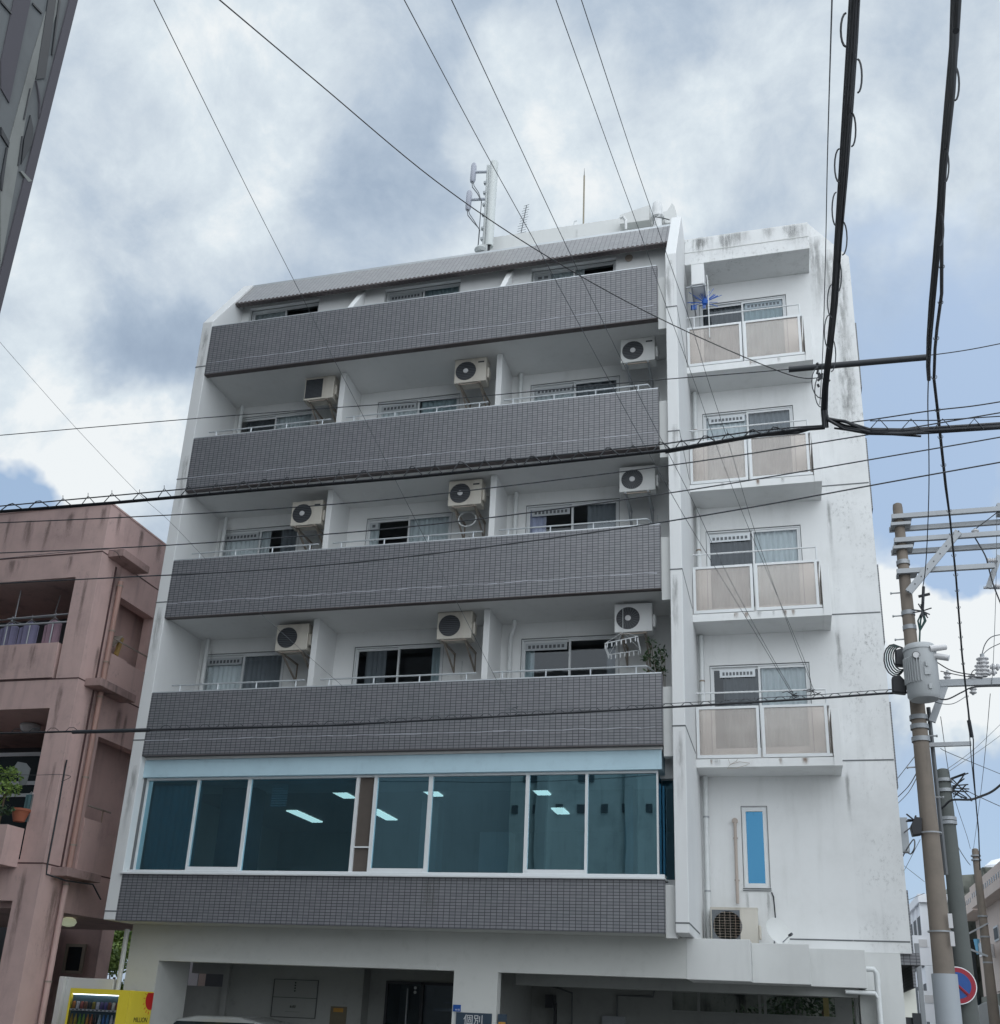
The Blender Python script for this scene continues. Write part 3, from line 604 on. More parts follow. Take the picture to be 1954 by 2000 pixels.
# ================================================================== AIR CONDITIONERS
def ac_unit(x, z, label, style, y=.62, w=.68, h=.53, d=.27, cast=ACW, bracket=True, valve=True):
    t = thing('air_conditioner', label, 'air conditioner', 'air conditioner outdoor units on the facade', (x, y, z))
    MB().box(0, w, 0, d, 0, h).build('casing', cast, t, bev=.012)
    MB().box(-.006, w + .006, -.006, d, h - .012, h + .006).build('top_panel', cast, t)
    cx, cz, r = w * .36, h * .5, h * .40
    if style == 'square':
        MB().box(.03, w * .62, -.008, -.001, .04, h - .04).build('fan_grille', ACG, t)
        g = MB()
        for i in range(14): g.box(.03, w * .62, -.012, -.008, .05 + i * (h - .1) / 14, .055 + i * (h - .1) / 14)
        g.build('grille_bars', ACGR, t)
    else:
        MB().lathe((cx, 0, cz), [(r, -.001), (r, -.006)], 32, 'y').build('fan_grille', ACG if style != 'grid' else ACGR, t)
        g = MB()
        if style in ('spoke', 'spoke_dense'):
            n = 22 if style == 'spoke' else 30
            for i in range(n):
                a = 2 * math.pi * i / n; a2 = a + .16
                g.bar((cx + .06 * math.cos(a), -.009, cz + .06 * math.sin(a)), (cx + r * math.cos(a2), -.009, cz + r * math.sin(a2)), .004, .005)
        else:
            for i in range(11):
                zz_ = -r + 2 * r * (i + .5) / 11; c = math.sqrt(max(0, r * r - zz_ * zz_)); g.box(cx - c, cx + c, -.012, -.007, cz + zz_ - .003, cz + zz_ + .003)
                if style == 'grid' and i % 2 == 0: g.box(cx + zz_ - .003, cx + zz_ + .003, -.013, -.0125, cz - c, cz + c)
        g.build('grille_bars', ACGR if style != 'grid' else RUST, t)
        if style in ('spoke', 'spoke_dense', 'hub'): MB().lathe((cx, -.006, cz), [(.055, 0), (.052, -.014), (.02, -.018)], 20, 'y').build('fan_hub', CER, t, True)
        if style == 'hub' or style == 'spoke': MB().box(w * .74, w * .93, -.004, -.001, h * .80, h * .86).build('badge', ACG if style == 'hub' else cast, t)
    if valve: MB().box(w, w + .05, .05, .2, .10, .34).build('valve_cover', cast, t, bev=.02)
    if bracket:
        for bx in (.12, w - .14):
            MB().bar((bx, -.01, -.02), (bx, d + .55, -.02), .035, .03).bar((bx, .12, -.03), (bx, d + .54, -.38), .03, .03).bar((bx, d + .54, -.01), (bx, d + .54, -.40), .03, .02).build('bracket', GAL if cast is ACW else RUST, t)
        MB().box(.08, w - .1, .03, .05, -.03, -.008).build('base_rail', RUST, t)
    return t
P5 = (14.08, 14.03, 14.10)
ac_unit(2.07, 13.86, 'grimy cream air conditioner with dark square grille, under the top balcony, left flat', 'square', cast=ACC, h=.54)
ac_unit(5.45, 13.85, 'air conditioner left of the top right divider, dark round fan and small white hub', 'hub', cast=ACC, h=.55)
ac_unit(8.90, 13.88, 'clean white air conditioner with white hub and black badge, topmost beside the fin', 'hub', h=.53)
ac_unit(2.12, 10.88, 'cream air conditioner with white hub and black cross badge, second row, left flat', 'hub', cast=ACC)
ac_unit(5.49, 11.03, 'cream air conditioner with coiled hose below it, second balcony row, middle flat', 'hub', cast=ACC)
ac_unit(8.88, 11.02, 'white air conditioner with large spoked fan and side panel, second balcony row, right flat', 'spoke_dense', h=.51)
ac_unit(2.12, 8.18, 'old cream air conditioner with rusty underside and slatted grille, lowest row, left flat', 'slat', cast=ACC)
ac_unit(5.44, 8.25, 'old cream air conditioner on two long brackets, lowest row, middle flat', 'slat', cast=ACC)
ac_unit(8.80, 8.21, 'clean white air conditioner with many fan spokes, directly above the peg hanger', 'spoke', cast=WM)
t = ac_unit(10.235, 3.02, 'beige air conditioner with square wire grid standing on the ledge beside the satellite dish', 'grid', y=2.36, w=.80, h=.62, d=.3, cast=ACC, bracket=False)
MB().box(.02, .50, -.006, -.0015, .04, .58).build('grille_backing', ACGR, t); MB().box(.05, .12, .03, .27, -.03, 0).box(.68, .75, .03, .27, -.03, 0).build('foot', ACG, t)
t = ac_unit(10.235, 16.42, 'white air conditioner seen end-on under the roof of the highest right balcony', 'hub', y=1.75, w=.27, h=.53, d=.60, cast=WM, bracket=False, valve=False)
for ch in list(t.children):
    if ch.name.split('.')[0] != 'casing' and ch.name.split('.')[0] != 'top_panel': bpy.data.objects.remove(ch)
MB().bar((0, .0, -.02), (0, 1.04, -.02), .03, .03).bar((.26, .0, -.02), (.26, 1.04, -.02), .03, .03).bar((-.12, .04, -.03), (.3, .04, -.03), .03, .03).build('bracket', GAL, t)
MB().tube([(.31, .2, .35), (.33, .2, .2), (.33, .25, -1.2)], .012, 6).build('hose', PV, t)
# coiled hose of the middle unit
pts = [(5.82 + .18 * math.cos(a), .9, 10.86 + .16 * math.sin(a)) for a in [i * math.pi / 10 for i in range(38)]]
tag(MB().tube(pts, .012, 6).build('coiled_hose', PV, None, True), 'grey coil of hose hanging under the middle air conditioner of the second balcony row', 'hose')
for i, (x, zt_, k, lb) in enumerate(((2.16, 13.7, 5, 'top left'), (2.2, 10.8, 4, 'second row left'), (2.2, 8.1, 3, 'lowest left'), (5.72, 8.1, 3, 'lowest middle'), (5.72, 10.8, 4, 'second row middle'), (9.5, 10.9, 4, 'second row right'), (9.46, 8.1, 3, 'lowest right'), (9.55, 13.8, 5, 'top right'))):
    MB().tube([(x, 1.42, zt_ - .02), (x, 1.42, ZB[k] + .2)], .016, 6).build('refrigerant_pipe', PV, apt, True)

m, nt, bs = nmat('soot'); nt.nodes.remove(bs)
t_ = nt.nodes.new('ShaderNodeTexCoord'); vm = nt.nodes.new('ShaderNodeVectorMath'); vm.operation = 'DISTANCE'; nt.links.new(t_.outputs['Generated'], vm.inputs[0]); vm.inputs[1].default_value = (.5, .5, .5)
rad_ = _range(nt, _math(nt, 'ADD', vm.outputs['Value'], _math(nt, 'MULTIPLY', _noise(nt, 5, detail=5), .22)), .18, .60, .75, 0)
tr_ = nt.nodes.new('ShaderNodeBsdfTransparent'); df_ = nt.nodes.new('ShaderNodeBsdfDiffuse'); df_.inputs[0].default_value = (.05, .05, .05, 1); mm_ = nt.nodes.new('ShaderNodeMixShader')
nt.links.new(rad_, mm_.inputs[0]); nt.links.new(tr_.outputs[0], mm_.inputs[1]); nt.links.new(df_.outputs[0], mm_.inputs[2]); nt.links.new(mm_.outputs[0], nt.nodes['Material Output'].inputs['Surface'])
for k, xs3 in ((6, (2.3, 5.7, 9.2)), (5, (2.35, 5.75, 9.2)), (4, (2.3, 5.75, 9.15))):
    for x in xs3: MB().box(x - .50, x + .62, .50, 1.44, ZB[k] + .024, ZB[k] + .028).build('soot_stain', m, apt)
def streak_mat(name, colr, amt):
    m, nt, bs = nmat(name); nt.nodes.remove(bs)
    t_ = nt.nodes.new('ShaderNodeTexCoord'); sp = nt.nodes.new('ShaderNodeSeparateXYZ'); nt.links.new(t_.outputs['Generated'], sp.inputs[0])
    ax = _math(nt, 'ABSOLUTE', _math(nt, 'SUBTRACT', _math(nt, 'ADD', sp.outputs[0], _math(nt, 'MULTIPLY', _math(nt, 'SUBTRACT', _noise(nt, 6, (1, 1, .5), 4), .5), .5)), .5))
    f = _math(nt, 'MULTIPLY', _range(nt, ax, .05, .42, 1, 0), _math(nt, 'MULTIPLY', _range(nt, sp.outputs[2], 0, .8, 0, 1), _range(nt, sp.outputs[2], .86, 1.0, 1, .25)))
    f = _math(nt, 'MULTIPLY', _math(nt, 'MULTIPLY', f, _range(nt, _noise(nt, 14, (1, 1, .15), 6), .3, .62)), amt)
    tr_ = nt.nodes.new('ShaderNodeBsdfTransparent'); df_ = nt.nodes.new('ShaderNodeBsdfDiffuse'); df_.inputs[0].default_value = (*colr, 1); mm_ = nt.nodes.new('ShaderNodeMixShader')
    nt.links.new(f, mm_.inputs[0]); nt.links.new(tr_.outputs[0], mm_.inputs[1]); nt.links.new(df_.outputs[0], mm_.inputs[2]); nt.links.new(mm_.outputs[0], nt.nodes['Material Output'].inputs['Surface']); return m
STK = streak_mat('black_streak', (.07, .068, .06), .20); STG = streak_mat('grey_streak', (.20, .20, .195), .20); STR = streak_mat('rust_streak', (.22, .12, .06), .4)
def streak(x, z1_, w, h, y, mt, parent): MB().box(x - w / 2, x + w / 2, y - .002, y - .0006, z1_ - h, z1_).build('stain', mt, parent)
for i in range(16): streak(rng.uniform(10.3, 12.3), rng.choice((6.2, 9.01, 11.78, 14.54)), rng.uniform(.06, .2), .15, 2.0, rng.choice((STG, STR)), apt)
for zt_ in (17.84,):
    for i in range(9): streak(rng.uniform(10.2, 12.6), zt_, rng.uniform(.3, .8), rng.uniform(.35, .68), 2.0, STK if i % 2 else STG, apt)
for x, zt_, w_, h_ in ((12.85, 18.1, .4, 2.4), (13.1, 17.7, .5, 2.8), (13.3, 17.4, .4, 3.4), (13.3, 15.4, .5, 2.8), (13.25, 14.73, .5, 1.8), (12.72, 8.85, .14, 1.2), (12.72, 11.6, .14, 1.3), (12.7, 6.1, .12, 1.0)): streak(x, zt_, w_, h_, 2.8, STK if zt_ > 13 else STG, apt)
for x, zt_, w_, h_ in ((10.85, 3.975, .1, .5), (11.22, 3.975, .1, .6)): streak(x, zt_, w_, h_, 2.8, STG, apt)
for k in (3, 4, 5, 6):
    streak(.22, ZB[k] - .1, .3, 2.0, 1.45, STG, apt) if k > 3 else None
for x in (5.85,): streak(x, 3.80, .5, .8, 0, STG, apt)
for x, zt_ in ((9.97, 17.0), (9.93, 15.6), (10.0, 12.0), (9.95, 9.0), (9.98, 6.2)): streak(x, min(zt_, 15.7), .16, 1.5, 0, STG, apt)
for x, zt_ in ((-.15, 15.6), (-.12, 12.4), (-.16, 9.0), (-.13, 5.8)): streak(x, zt_, .2, 1.6, 0, STG, apt)
# ================================================================== small things on the building
t = thing('laundry_hanger', 'white clip hanger with many pegs under the lowest right air conditioner', 'laundry hanger')
a, b, c_, d_ = aty(1182, 1257, .45), aty(1246, 1243, .45), aty(1252, 1270, .72), aty(1190, 1279, .72)
m_ = MB().tube([a, b, c_, d_, a], .010, 6); m_.build('frame', AL, t); m_ = MB()
for p, q in ((a, b), (b, c_), (c_, d_), (d_, a)):
    for i in range(7):
        s = (i + .5) / 7; x, y, z = [p[j] + (q[j] - p[j]) * s for j in range(3)]; m_.box(x - .008, x + .008, y - .006, y + .006, z - .085, z - .01)
m_.build('pegs', AL, t); mid = [(a[j] + c_[j]) / 2 for j in range(3)]
MB().tube([a, (mid[0], mid[1], mid[2] + .28), c_], .005, 5).tube([b, (mid[0], mid[1], mid[2] + .28), d_], .005, 5).tube([(mid[0], mid[1], mid[2] + .28), (mid[0], mid[1], 8.79)], .005, 5).build('cord', AL, t)
t = thing('potted_shrub', 'leafy green shrub rising at the right end of the lowest tiled balcony', 'plant')
c0 = aty(1290, 1300, .5); m_ = MB(); st = MB()
for i in range(9):
    a = rng.uniform(-1, 1); top = (c0[0] + a * .28, c0[1] + rng.uniform(-.15, .15), c0[2] + rng.uniform(-.1, .42)); base = (c0[0] + a * .1, c0[1], 6.3)
    st.tube([base, ((base[0] + top[0]) / 2 + .03, base[1], (base[2] + top[2]) / 2), top], .006, 5); leaves(m_, top, (.10, .10, .13), 16, .045)
    leaves(m_, (c0[0] + a * .22, c0[1], c0[2] - .12), (.12, .1, .12), 10, .045)
m_.build('foliage', LD, t); st.build('stem', BARK, t); MB().lathe((c0[0], c0[1], 6.17), [(.12, 0), (.16, .26), (.14, .27)], 16).build('pot', TER, t, True)
t = thing('clothes_hanger', 'thin wire clothes hanger caught under the lowest glass-fronted balcony', 'clothes hanger')
p = [aty(*zz(a, b, 1300, 1300, 4.76), 1.97) for a, b in ((585, 870), (605, 920), (660, 890), (672, 870))]
q = [aty(*zz(a, b, 1300, 1300, 4.76), 1.97) for a, b in ((605, 920), (575, 958), (660, 955), (760, 925), (785, 908), (690, 895), (605, 920))]
MB().tube(p, .004, 5).tube(q, .004, 5).build('wire', RUST, t)
t = thing('pinwheel_dryer', 'blue plastic spoke dryer hanging on the highest right balcony', 'clothes dryer')
c0 = Vector(aty(1377, 590, 2.15)); m_ = MB()
for i in range(26):
    a = math.radians(-25 + 220 * i / 26.); L = rng.uniform(.24, .40); m_.tube([c0, c0 + Vector((math.cos(a) * L, rng.uniform(-.15, .15), .9 * L * math.sin(a)))], .006, 5)
m_.build('arms', BLUEP, t); MB().lathe(c0, [(.05, -.05), (.07, 0), (.05, .06)], 12).tube([c0, c0 + Vector((0, 0, .45))], .01, 6).build('hub', BLUEP, t)
m_ = MB()
for i in range(8): x = rng.uniform(-.3, .2); m_.box(c0.x + x - .01, c0.x + x + .01, c0.y - .01, c0.y + .01, c0.z - .16, c0.z - .04)
m_.build('pegs', BLUEP, t)
t = thing('satellite_dish', 'white satellite dish leaning on the canopy by the beige air conditioner', 'satellite dish')
c0 = Vector(aty(1517, 1821, 1.9)); nrm = Vector((.62, -.70, .35)).normalized(); u = nrm.orthogonal().normalized(); v = nrm.cross(u); m_ = MB(); n0 = 0
rings = 6; seg = 28
for i in range(rings + 1):
    r = .235 * i / rings
    for k in range(seg):
        a = 2 * math.pi * k / seg; p = c0 + (u * math.cos(a) + v * math.sin(a)) * r + nrm * (r * r * .9); m_.v.append(tuple(p))
for i in range(rings):
    for k in range(seg): m_.f.append((i * seg + k, i * seg + (k + 1) % seg, (i + 1) * seg + (k + 1) % seg, (i + 1) * seg + k))
m_.build('reflector', WL, t, True)
e = c0 + nrm * .24 + Vector((.10, 0, -.12)); MB().tube([c0 + Vector((.05, 0, -.2)), e], .010, 6).build('feed_arm', GAL, t); MB().tube([e, e + nrm * -.07], .024, 8).build('receiver', ACG, t, True)
MB().tube([c0 - nrm * .03, c0 - nrm * .08 + Vector((0, .05, -.2)), (c0.x, c0.y + .1, 2.97)], .014, 8).build('mast', GAL, t)

# ---- rooftop
t = thing('cell_antenna_mast', 'white round mast with two grey panel antennas on the roof', 'antenna')
a, b = Vector(aty(955, 487, 1.9)), Vector(aty(961, 319, 1.9)); b = Vector((a.x + .02, 1.9, b.z)); a.z = 18.35
MB().tube([a, b], .098, 20).build('radome', paint('radome_white', (.58, .61, .60), (.45, .47, .47), .3, .5, bump=0), t, True)
xx = a.x - .13
MB().tube([(xx, 1.9, 17.6), (xx, 1.9, b.z - .05)], .035, 10).box(xx - .05, xx + .12, 1.82, 1.98, 18.15, 18.38).lathe((xx - .05, 1.86, 18.25), [(.11, -.07), (.15, 0), (.11, .07)], 14).lathe((xx - .05, 1.86, 17.85), [(.15, -.1), (.17, 0), (.14, .13)], 14).box(xx - .02, xx + .2, 1.8, 2.0, 17.6, 17.95).build('support_pole', paint('mast_grey', (.5, .53, .53), (.4, .4, .4), .4), t, True)
for zc in (20.62, 19.80):
    px_ = 5.13 if zc > 20 else 5.06
    MB().tube([(px_, 1.9, zc - .28), (px_ + .01, 1.9, zc - .22), (px_ + .02, 1.9, zc + .22), (px_ + .02, 1.9, zc + .28)], [.05, .068, .068, .045], 14).build('panel_antenna', plain('antenna_grey', (.34, .36, .42), .5), t, True)
    MB().tube([(px_ + .03, 1.9, zc + .02), (xx, 1.9, zc - .04)], .035, 8).build('antenna_arm', paint('arm_grey', (.42, .45, .5), (.35, .36, .4), .3), t, True)
    MB().tube([(px_, 1.88, zc - .28), (px_ + .02, 1.88, zc - .45), (px_ + .16, 1.86, zc - .68), (xx - .1, 1.85, zc - .95), (xx - .13, 1.85, 17.7)], .012, 6).tube([(px_ + .03, 1.88, zc - .28), (px_ + .06, 1.88, zc - .42), (px_ + .19, 1.86, zc - .66), (xx - .09, 1.84, zc - 1.0)], .010, 6).build('cable', GW, t)
m_ = MB()
for z in (20.25, 19.95, 19.6, 19.3, 18.9, 18.6): m_.box(xx - .08, xx, 1.86, 1.94, z - .03, z + .03)
m_.build('clamps', paint('clamp_grey', (.4, .43, .45), (.3, .3, .3), .3), t)
m_ = MB()
for i in range(6): m_.tube([(a.x - .06 + i * .022, 1.85, 18.36), (a.x - .07 + i * .02, 1.82, 18.1), (a.x - .03 + rng.uniform(-.03, .03), 1.8, 17.78)], .011, 6)
m_.build('cable_tails', BK, t)
t = thing('television_aerial', 'small fishbone television aerial behind the roof parapet', 'antenna')
a, b = Vector(aty(1018, 455, 2.8)), Vector(aty(1029, 401, 2.8)); m_ = MB().tube([a, b], .012, 6)
for i in range(12):
    p = a + (b - a) * (i / 11.); w = .11 + .02 * (i % 3 == 0) - .004 * i; m_.tube([p - Vector((w, 0, .01)), p + Vector((w, 0, .02))], .005, 5)
m_.build('elements', GW, t); MB().tube([(a.x, a.y, 17.6), a], .018, 8).build('mast', GAL, t)
t = thing('lightning_rod', 'tall thin brownish lightning rod above the roof parapet', 'lightning rod')
a = aty(1140, 437, 2.8); b = aty(1141, 343, 2.8); c_ = aty(1141, 328, 2.8)
MB().tube([(a[0], 2.8, 17.6), (a[0], 2.8, b[2])], .020, 8).build('pole', paint('rod_brass', (.30, .27, .2), (.2, .18, .15), .5), t, True); MB().tube([(a[0], 2.8, b[2]), (a[0], 2.8, c_[2])], [.012, .003], 6).build('tip', SL, t)
t = thing('roof_goose_neck', 'small bent white vent tube on the roof parapet left of the rod', 'vent pipe')
a = aty(1121, 438, 2.6); MB().tube([(a[0], 2.6, a[2] - .5), a, (a[0] + .02, 2.6, a[2] + .08), (a[0] + .07, 2.6, a[2] + .10)], .018, 8).build('pipe', PV, t, True)
t = thing('rooftop_ventilator', 'white round ventilator and slanting duct beside the fin on the roof', 'ventilator')
c0 = Vector(aty(*zz(1655, 530, 850, 280, 3.808), 2.2)); MB().lathe(c0, [(.10, -.5), (.10, -.12), (.15, -.10), (.15, -.02), (.105, 0), (.115, .18), (.10, .30), (.05, .33)], 18).build('cowl', WM, t, True)
p0, p1, p2, p3 = [aty(*zz(a, b, 850, 280, 3.808), 2.3) for a, b in ((1380, 555), (1600, 480), (1600, 590), (1380, 620))]
MB().prism([(p[0], p[2]) for p in (p0, p1, p2, p3)], 'y', 2.2, 2.45).build('duct', WL, t)
q = [aty(*zz(a, b, 850, 280, 3.808), 2.2) for a, b in ((1420, 640), (1420, 570), (1400, 545), (1375, 555))]
MB().tube(q, .03, 8).tube([aty(*zz(a, b, 850, 280, 3.808), 2.1) for a, b in ((1700, 540), (1690, 520), (1640, 560), (1640, 600))], .02, 6).build('tube', WM, t, True)
MB().prism([(p[0], p[2]) for p in [aty(*zz(a, b, 850, 280, 3.808), 2.3) for a, b in ((1715, 600), (1705, 545), (1765, 455), (1785, 480), (1800, 600))]], 'y', 2.25, 2.45).build('gusset', WL, t)
t = thing('roof_bracket', 'small dark stay arm at the top of the fin', 'bracket'); q = [aty(*zz(a, b, 850, 280, 3.808), 1.2) for a, b in ((1745, 568), (1700, 555), (1640, 545), (1628, 565), (1625, 600))]
MB().tube(q, .012, 6).build('arm', SL, t)

# ================================================================== VENDING MACHINE
t = thing('vending_machine', 'yellow drinks vending machine with red sun emblem at the foot of the white wall', 'vending machine')
vx0, vx1, vy0, vy1, vh = -.62, .56, -.10, .66, 1.83
VM = YE
MB().box(vx0, vx1, vy0 + .06, vy1, .06, vh).build('cabinet', VM, t, bev=.012)
wx0, wx1, wz0, wz1 = vx0 + .04, vx1 - .20, .90, vh - .085
wall_y(MB(), vx0, vx1, .06, vh - .002, vy0, .058, [(wx0, wx1, wz0, wz1)]).build('door_panel', VM, t)
MB().box(wx0, wx1, vy0 + .053, vy0 + .059, wz0, wz1).build('display_back', plain('display_teal', (.05, .10, .13), .6), t)
MB().box(wx0 + .02, wx1 - .02, vy0 + .012, vy0 + .05, wz1 - .018, wz1 - .004).build('display_lamp', emit('display_tube', (.9, .95, 1), 3.0), t)
sh = MB()
for z in (1.50, 1.18): sh.box(wx0 + .001, wx1 - .001, vy0 + .012, vy0 + .05, z - .035, z - .005)
sh.build('display_shelf', WHT, t)
sh = MB()
for z in (1.50, 1.18):
    for i in range(12): x = wx0 + .05 + i * .08; sh.box(x, x + .04, vy0 + .008, vy0 + .0118, z - .028, z - .014)
sh.build('price_buttons', NAVY, t)
cols_ = [(.5, .2, .05), (.7, .7, .75), (.35, .1, .08), (.3, .15, .1), (.05, .05, .05), (.3, .25, .05), (.6, .6, .7), (.12, .1, .25), (.12, .1, .3), (.2, .08, .06), (.7, .7, .65), (.4, .12, .08)]
cm = [plain('can_%s' % w, c, .35) for w, c in zip(('orange', 'silver', 'maroon', 'brown', 'black', 'olive', 'pale', 'violet', 'purple', 'russet', 'white', 'brick'), cols_)]
bmats = [plain('tea_amber', (.45, .30, .05), .2), plain('tea_gold', (.5, .38, .06), .2), plain('tea_green', (.15, .35, .05), .2), plain('tea_lime', (.25, .42, .06), .2), plain('juice_orange', (.5, .22, .04), .2), plain('juice_red', (.5, .15, .06), .2), plain('cola_dark', (.05, .03, .03), .2), plain('water_clear', (.5, .6, .65), .2), plain('sport_blue', (.03, .16, .45), .2), plain('water_blue', (.1, .3, .6), .2), plain('milk_white', (.65, .66, .75), .3), plain('soda_lilac', (.5, .5, .7), .3)]
for i in range(12):
    x = wx0 + .06 + i * .079; MB().lathe((x, vy0 + .030, 1.50), [(.026, 0), (.028, .01), (.028, .10), (.020, .118)], 12).build('display_can', cm[i], t, True)
    MB().lathe((x, vy0 + .030, 1.18), [(.024, 0), (.027, .02), (.026, .15), (.012, .21), (.012, .235)], 12).build('display_bottle', bmats[i], t, True)
MB().box(wx0, wx1, vy0 + .002, vy0 + .005, wz0, wz1).build('display_glass', glass('clear_glass', (.95, .96, .97), .0), t)
MB().box(vx1 - .15, vx1 - .05, vy0 - .006, vy0, 1.20, 1.27).box(vx1 - .15, vx1 - .05, vy0 - .006, vy0, .95, 1.15).box(vx0 + .2, vx1 - .25, vy0 - .006, vy0, .25, .45).build('coin_panel', ACG, t)
for x in (vx0 + .05, vx1 - .12):
    MB().box(x, x + .07, vy0 + .08, vy1 - .05, .0, .06).build('foot', ACG, t)
# red half sun and lettering on the right flank (plane x = vx1)
sy, sz, ry_, rz_ = .60, 1.695, .175, .17
xs_ = vx1 + .003; s2 = MB(); ytop = .60 - .175 * math.cos(math.asin(.115 / .17))
pts = [(sy - ry_ * math.cos(math.radians(a)), sz + rz_ * math.sin(math.radians(a))) for a in range(42, -131, -6)]
pts = [p for p in pts if p[0] < .655] + [(.655, sz - .1), (.655, 1.81)]
pts[0] = (pts[0][0], 1.81)
s2.prism(pts, 'x', vx1 + .001, xs_).build('sun_emblem', RD, t)
s2 = MB()
for a in (24, 4, -20, -42, -62, -82):
    c, s = math.cos(math.radians(a)), math.sin(math.radians(a)); r1, r2 = 1.16, 1.46
    p, q = Vector((xs_, sy - ry_ * r1 * c, sz + rz_ * r1 * s)), Vector((xs_, sy - ry_ * r2 * c, sz + rz_ * r2 * s)); m1 = (p + q) / 2 + Vector((0, .008 * s, .008 * c))
    s2.bar(p, m1, .002, .016, (1, 0, 0)); s2.bar(m1, q, .002, .013, (1, 0, 0))
s2.build('sun_rays', RD, t)
text('MILLION', .112, (xs_, .355, 1.355), (math.pi / 2, 0, math.pi / 2), BKP, 'lettering', t, .001)
# white block wall behind it
tag(MB().box(-1.30, -.32, .70, .95, 0, 2.02).box(-1.42, -1.30, .62, .95, 0, 2.03).build('garden_wall', WL, None, bev=.01), 'low white concrete wall just behind the yellow vending machine', 'wall')

# ================================================================== PINK APARTMENT HOUSE
pk = thing('pink_apartment_house', 'faded pink concrete apartment house with stained parapets beside the white building', 'building')
PX1 = -1.744
wall_y(MB(), -14, PX1, 0, 11.42, 0, .25, [(-9, -2.27, 8.36 - .77, 9.79), (-9, -2.27, 4.05, 6.99), (-9, -2.25, 0, 3.30)]).build('front_wall', PK, pk)
wall_x(MB(), .25, 5.2, 0, 11.42, PX1 - .25, .249, [(.85, 2.12, 8.38, 9.65), (.95, 4.2, 4.8, 6.65), (.84, 4.6, 0, 3.18)]).build('side_wall', PK, pk)
MB().box(-14, PX1 - .26, .26, 5.2, 11.25, 11.35).build('roof', PK, pk)
MB().box(-14.02, PX1 + .015, -.02, .27, 11.42, 11.46).box(PX1 - .26, PX1 + .015, .27, 5.2, 11.42, 11.46).build('roof_coping', PK, pk)
for z in (10.33, 7.59, 3.985): MB().box(-14, PX1 + .004, -.005, .1, z - .013, z + .013).box(PX1 - .1, PX1 + .004, .1, 5.2, z - .013, z + .013).build('joint', PKD, pk)
MB().box(-9, -2.36, -.02, .14, 7.62, 8.36).box(-2.42, -2.36, .14, .3, 7.62, 8.36).build('balcony_parapet', PK, pk)
MB().box(-9, -2.30, -.48, -.38, 3.9, 4.62).box(-2.40, -2.30, -.38, -.001, 3.9, 4.62).box(-9, -2.4, -.38, -.001, 3.90, 4.0).build('balcony_parapet', PK, pk)
MB().box(-9, -2.26, .26, 3.0, 7.45, 7.6).box(-9, -2.26, .26, 3.0, 3.85, 4.0).box(-14, PX1 - .26, .26, 5.2, 3.19, 3.3).box(-9, -2.26, .26, 3, 9.8, 9.95).box(-9, -2.26, .26, 3, 7.0, 7.15).build('balcony_floor', PK, pk)
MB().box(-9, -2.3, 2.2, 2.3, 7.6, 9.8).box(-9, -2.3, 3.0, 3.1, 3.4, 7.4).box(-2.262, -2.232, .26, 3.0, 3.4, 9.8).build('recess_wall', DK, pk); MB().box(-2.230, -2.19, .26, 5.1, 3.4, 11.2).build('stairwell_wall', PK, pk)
for z, x1 in ((8.36 + .46, -2.28), (4.62 + .24, -2.5)):
    y = .05 if z > 8 else -.43; r = MB().tube([(-8.5, y, z), (x1, y, z)], .022, 8)
    zb_ = 8.36 if z > 8 else 4.62
    for i in range(6): r.tube([(x1 - .35 - i * .55, y, zb_), (x1 - .35 - i * .55, y, z)], .014, 6)
    r.build('handrail', GAL, pk, True)
MB().tube([(-8, .9, 9.30), (-3.35, .9, 9.32)], .014, 6).tube([(-3.35, .9, 9.32), (-3.3, .9, 9.8)], .01, 6).tube([(-3.9, .4, 9.1), (-3.9, .4, 9.75)], .012, 6).build('washing_line', GAL, pk)
# window wall of the second storey recess
win = MB().box(-7, -2.3, 1.5, 1.55, 6.42, 6.50).box(-7, -2.3, 1.5, 1.55, 5.80, 5.88).box(-7, -2.3, 1.5, 1.55, 5.55, 5.62).box(-3.35, -3.28, 1.5, 1.56, 5.62, 6.42).box(-4.9, -4.85, 1.5, 1.56, 5.62, 6.42).box(-4.4, -4.34, 1.5, 1.56, 4.0, 5.6).box(-3.0, -2.95, 1.5, 1.56, 4.0, 5.6).build('window', ALS, pk)
MB().box(-7, -2.3, 1.53, 1.54, 4.0, 6.42).build('pane', CGL, win)
MB().lathe((-3.55, 1.1, 6.93), [(.20, .05), (.21, 0), (.15, -.10), (.05, -.13)], 18).build('ceiling_lamp', CER, pk, True)
# hoods, pipes and openings on the flank
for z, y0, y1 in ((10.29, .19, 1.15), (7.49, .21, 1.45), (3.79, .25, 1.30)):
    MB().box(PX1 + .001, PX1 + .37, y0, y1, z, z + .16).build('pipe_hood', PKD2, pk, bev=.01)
for a, b, mt in ((9.90, 7.65, PKP), (7.48, 3.95, PKP), (3.78, .05, PK)):
    o = MB().tube([(PX1 + .11, .62, a), (PX1 + .11, .62, b)], .055, 10).build('drain_pipe', mt, pk, True)
    for z in (a - .12, (a + b) / 2, b + .45): MB().tube([(PX1 + .11, .62, z), (PX1 + .11, .62, z + .03)], .066, 10).build('pipe_clamp', RUST, o)
MB().box(PX1 + .0, PX1 + .012, .50, .545, 3.9, 10.2).build('stain_groove', PKD, pk)
MB().box(PX1 - .24, PX1 + .02, .85, 1.42, 7.8, 8.40).build('stair_parapet', PK, pk)
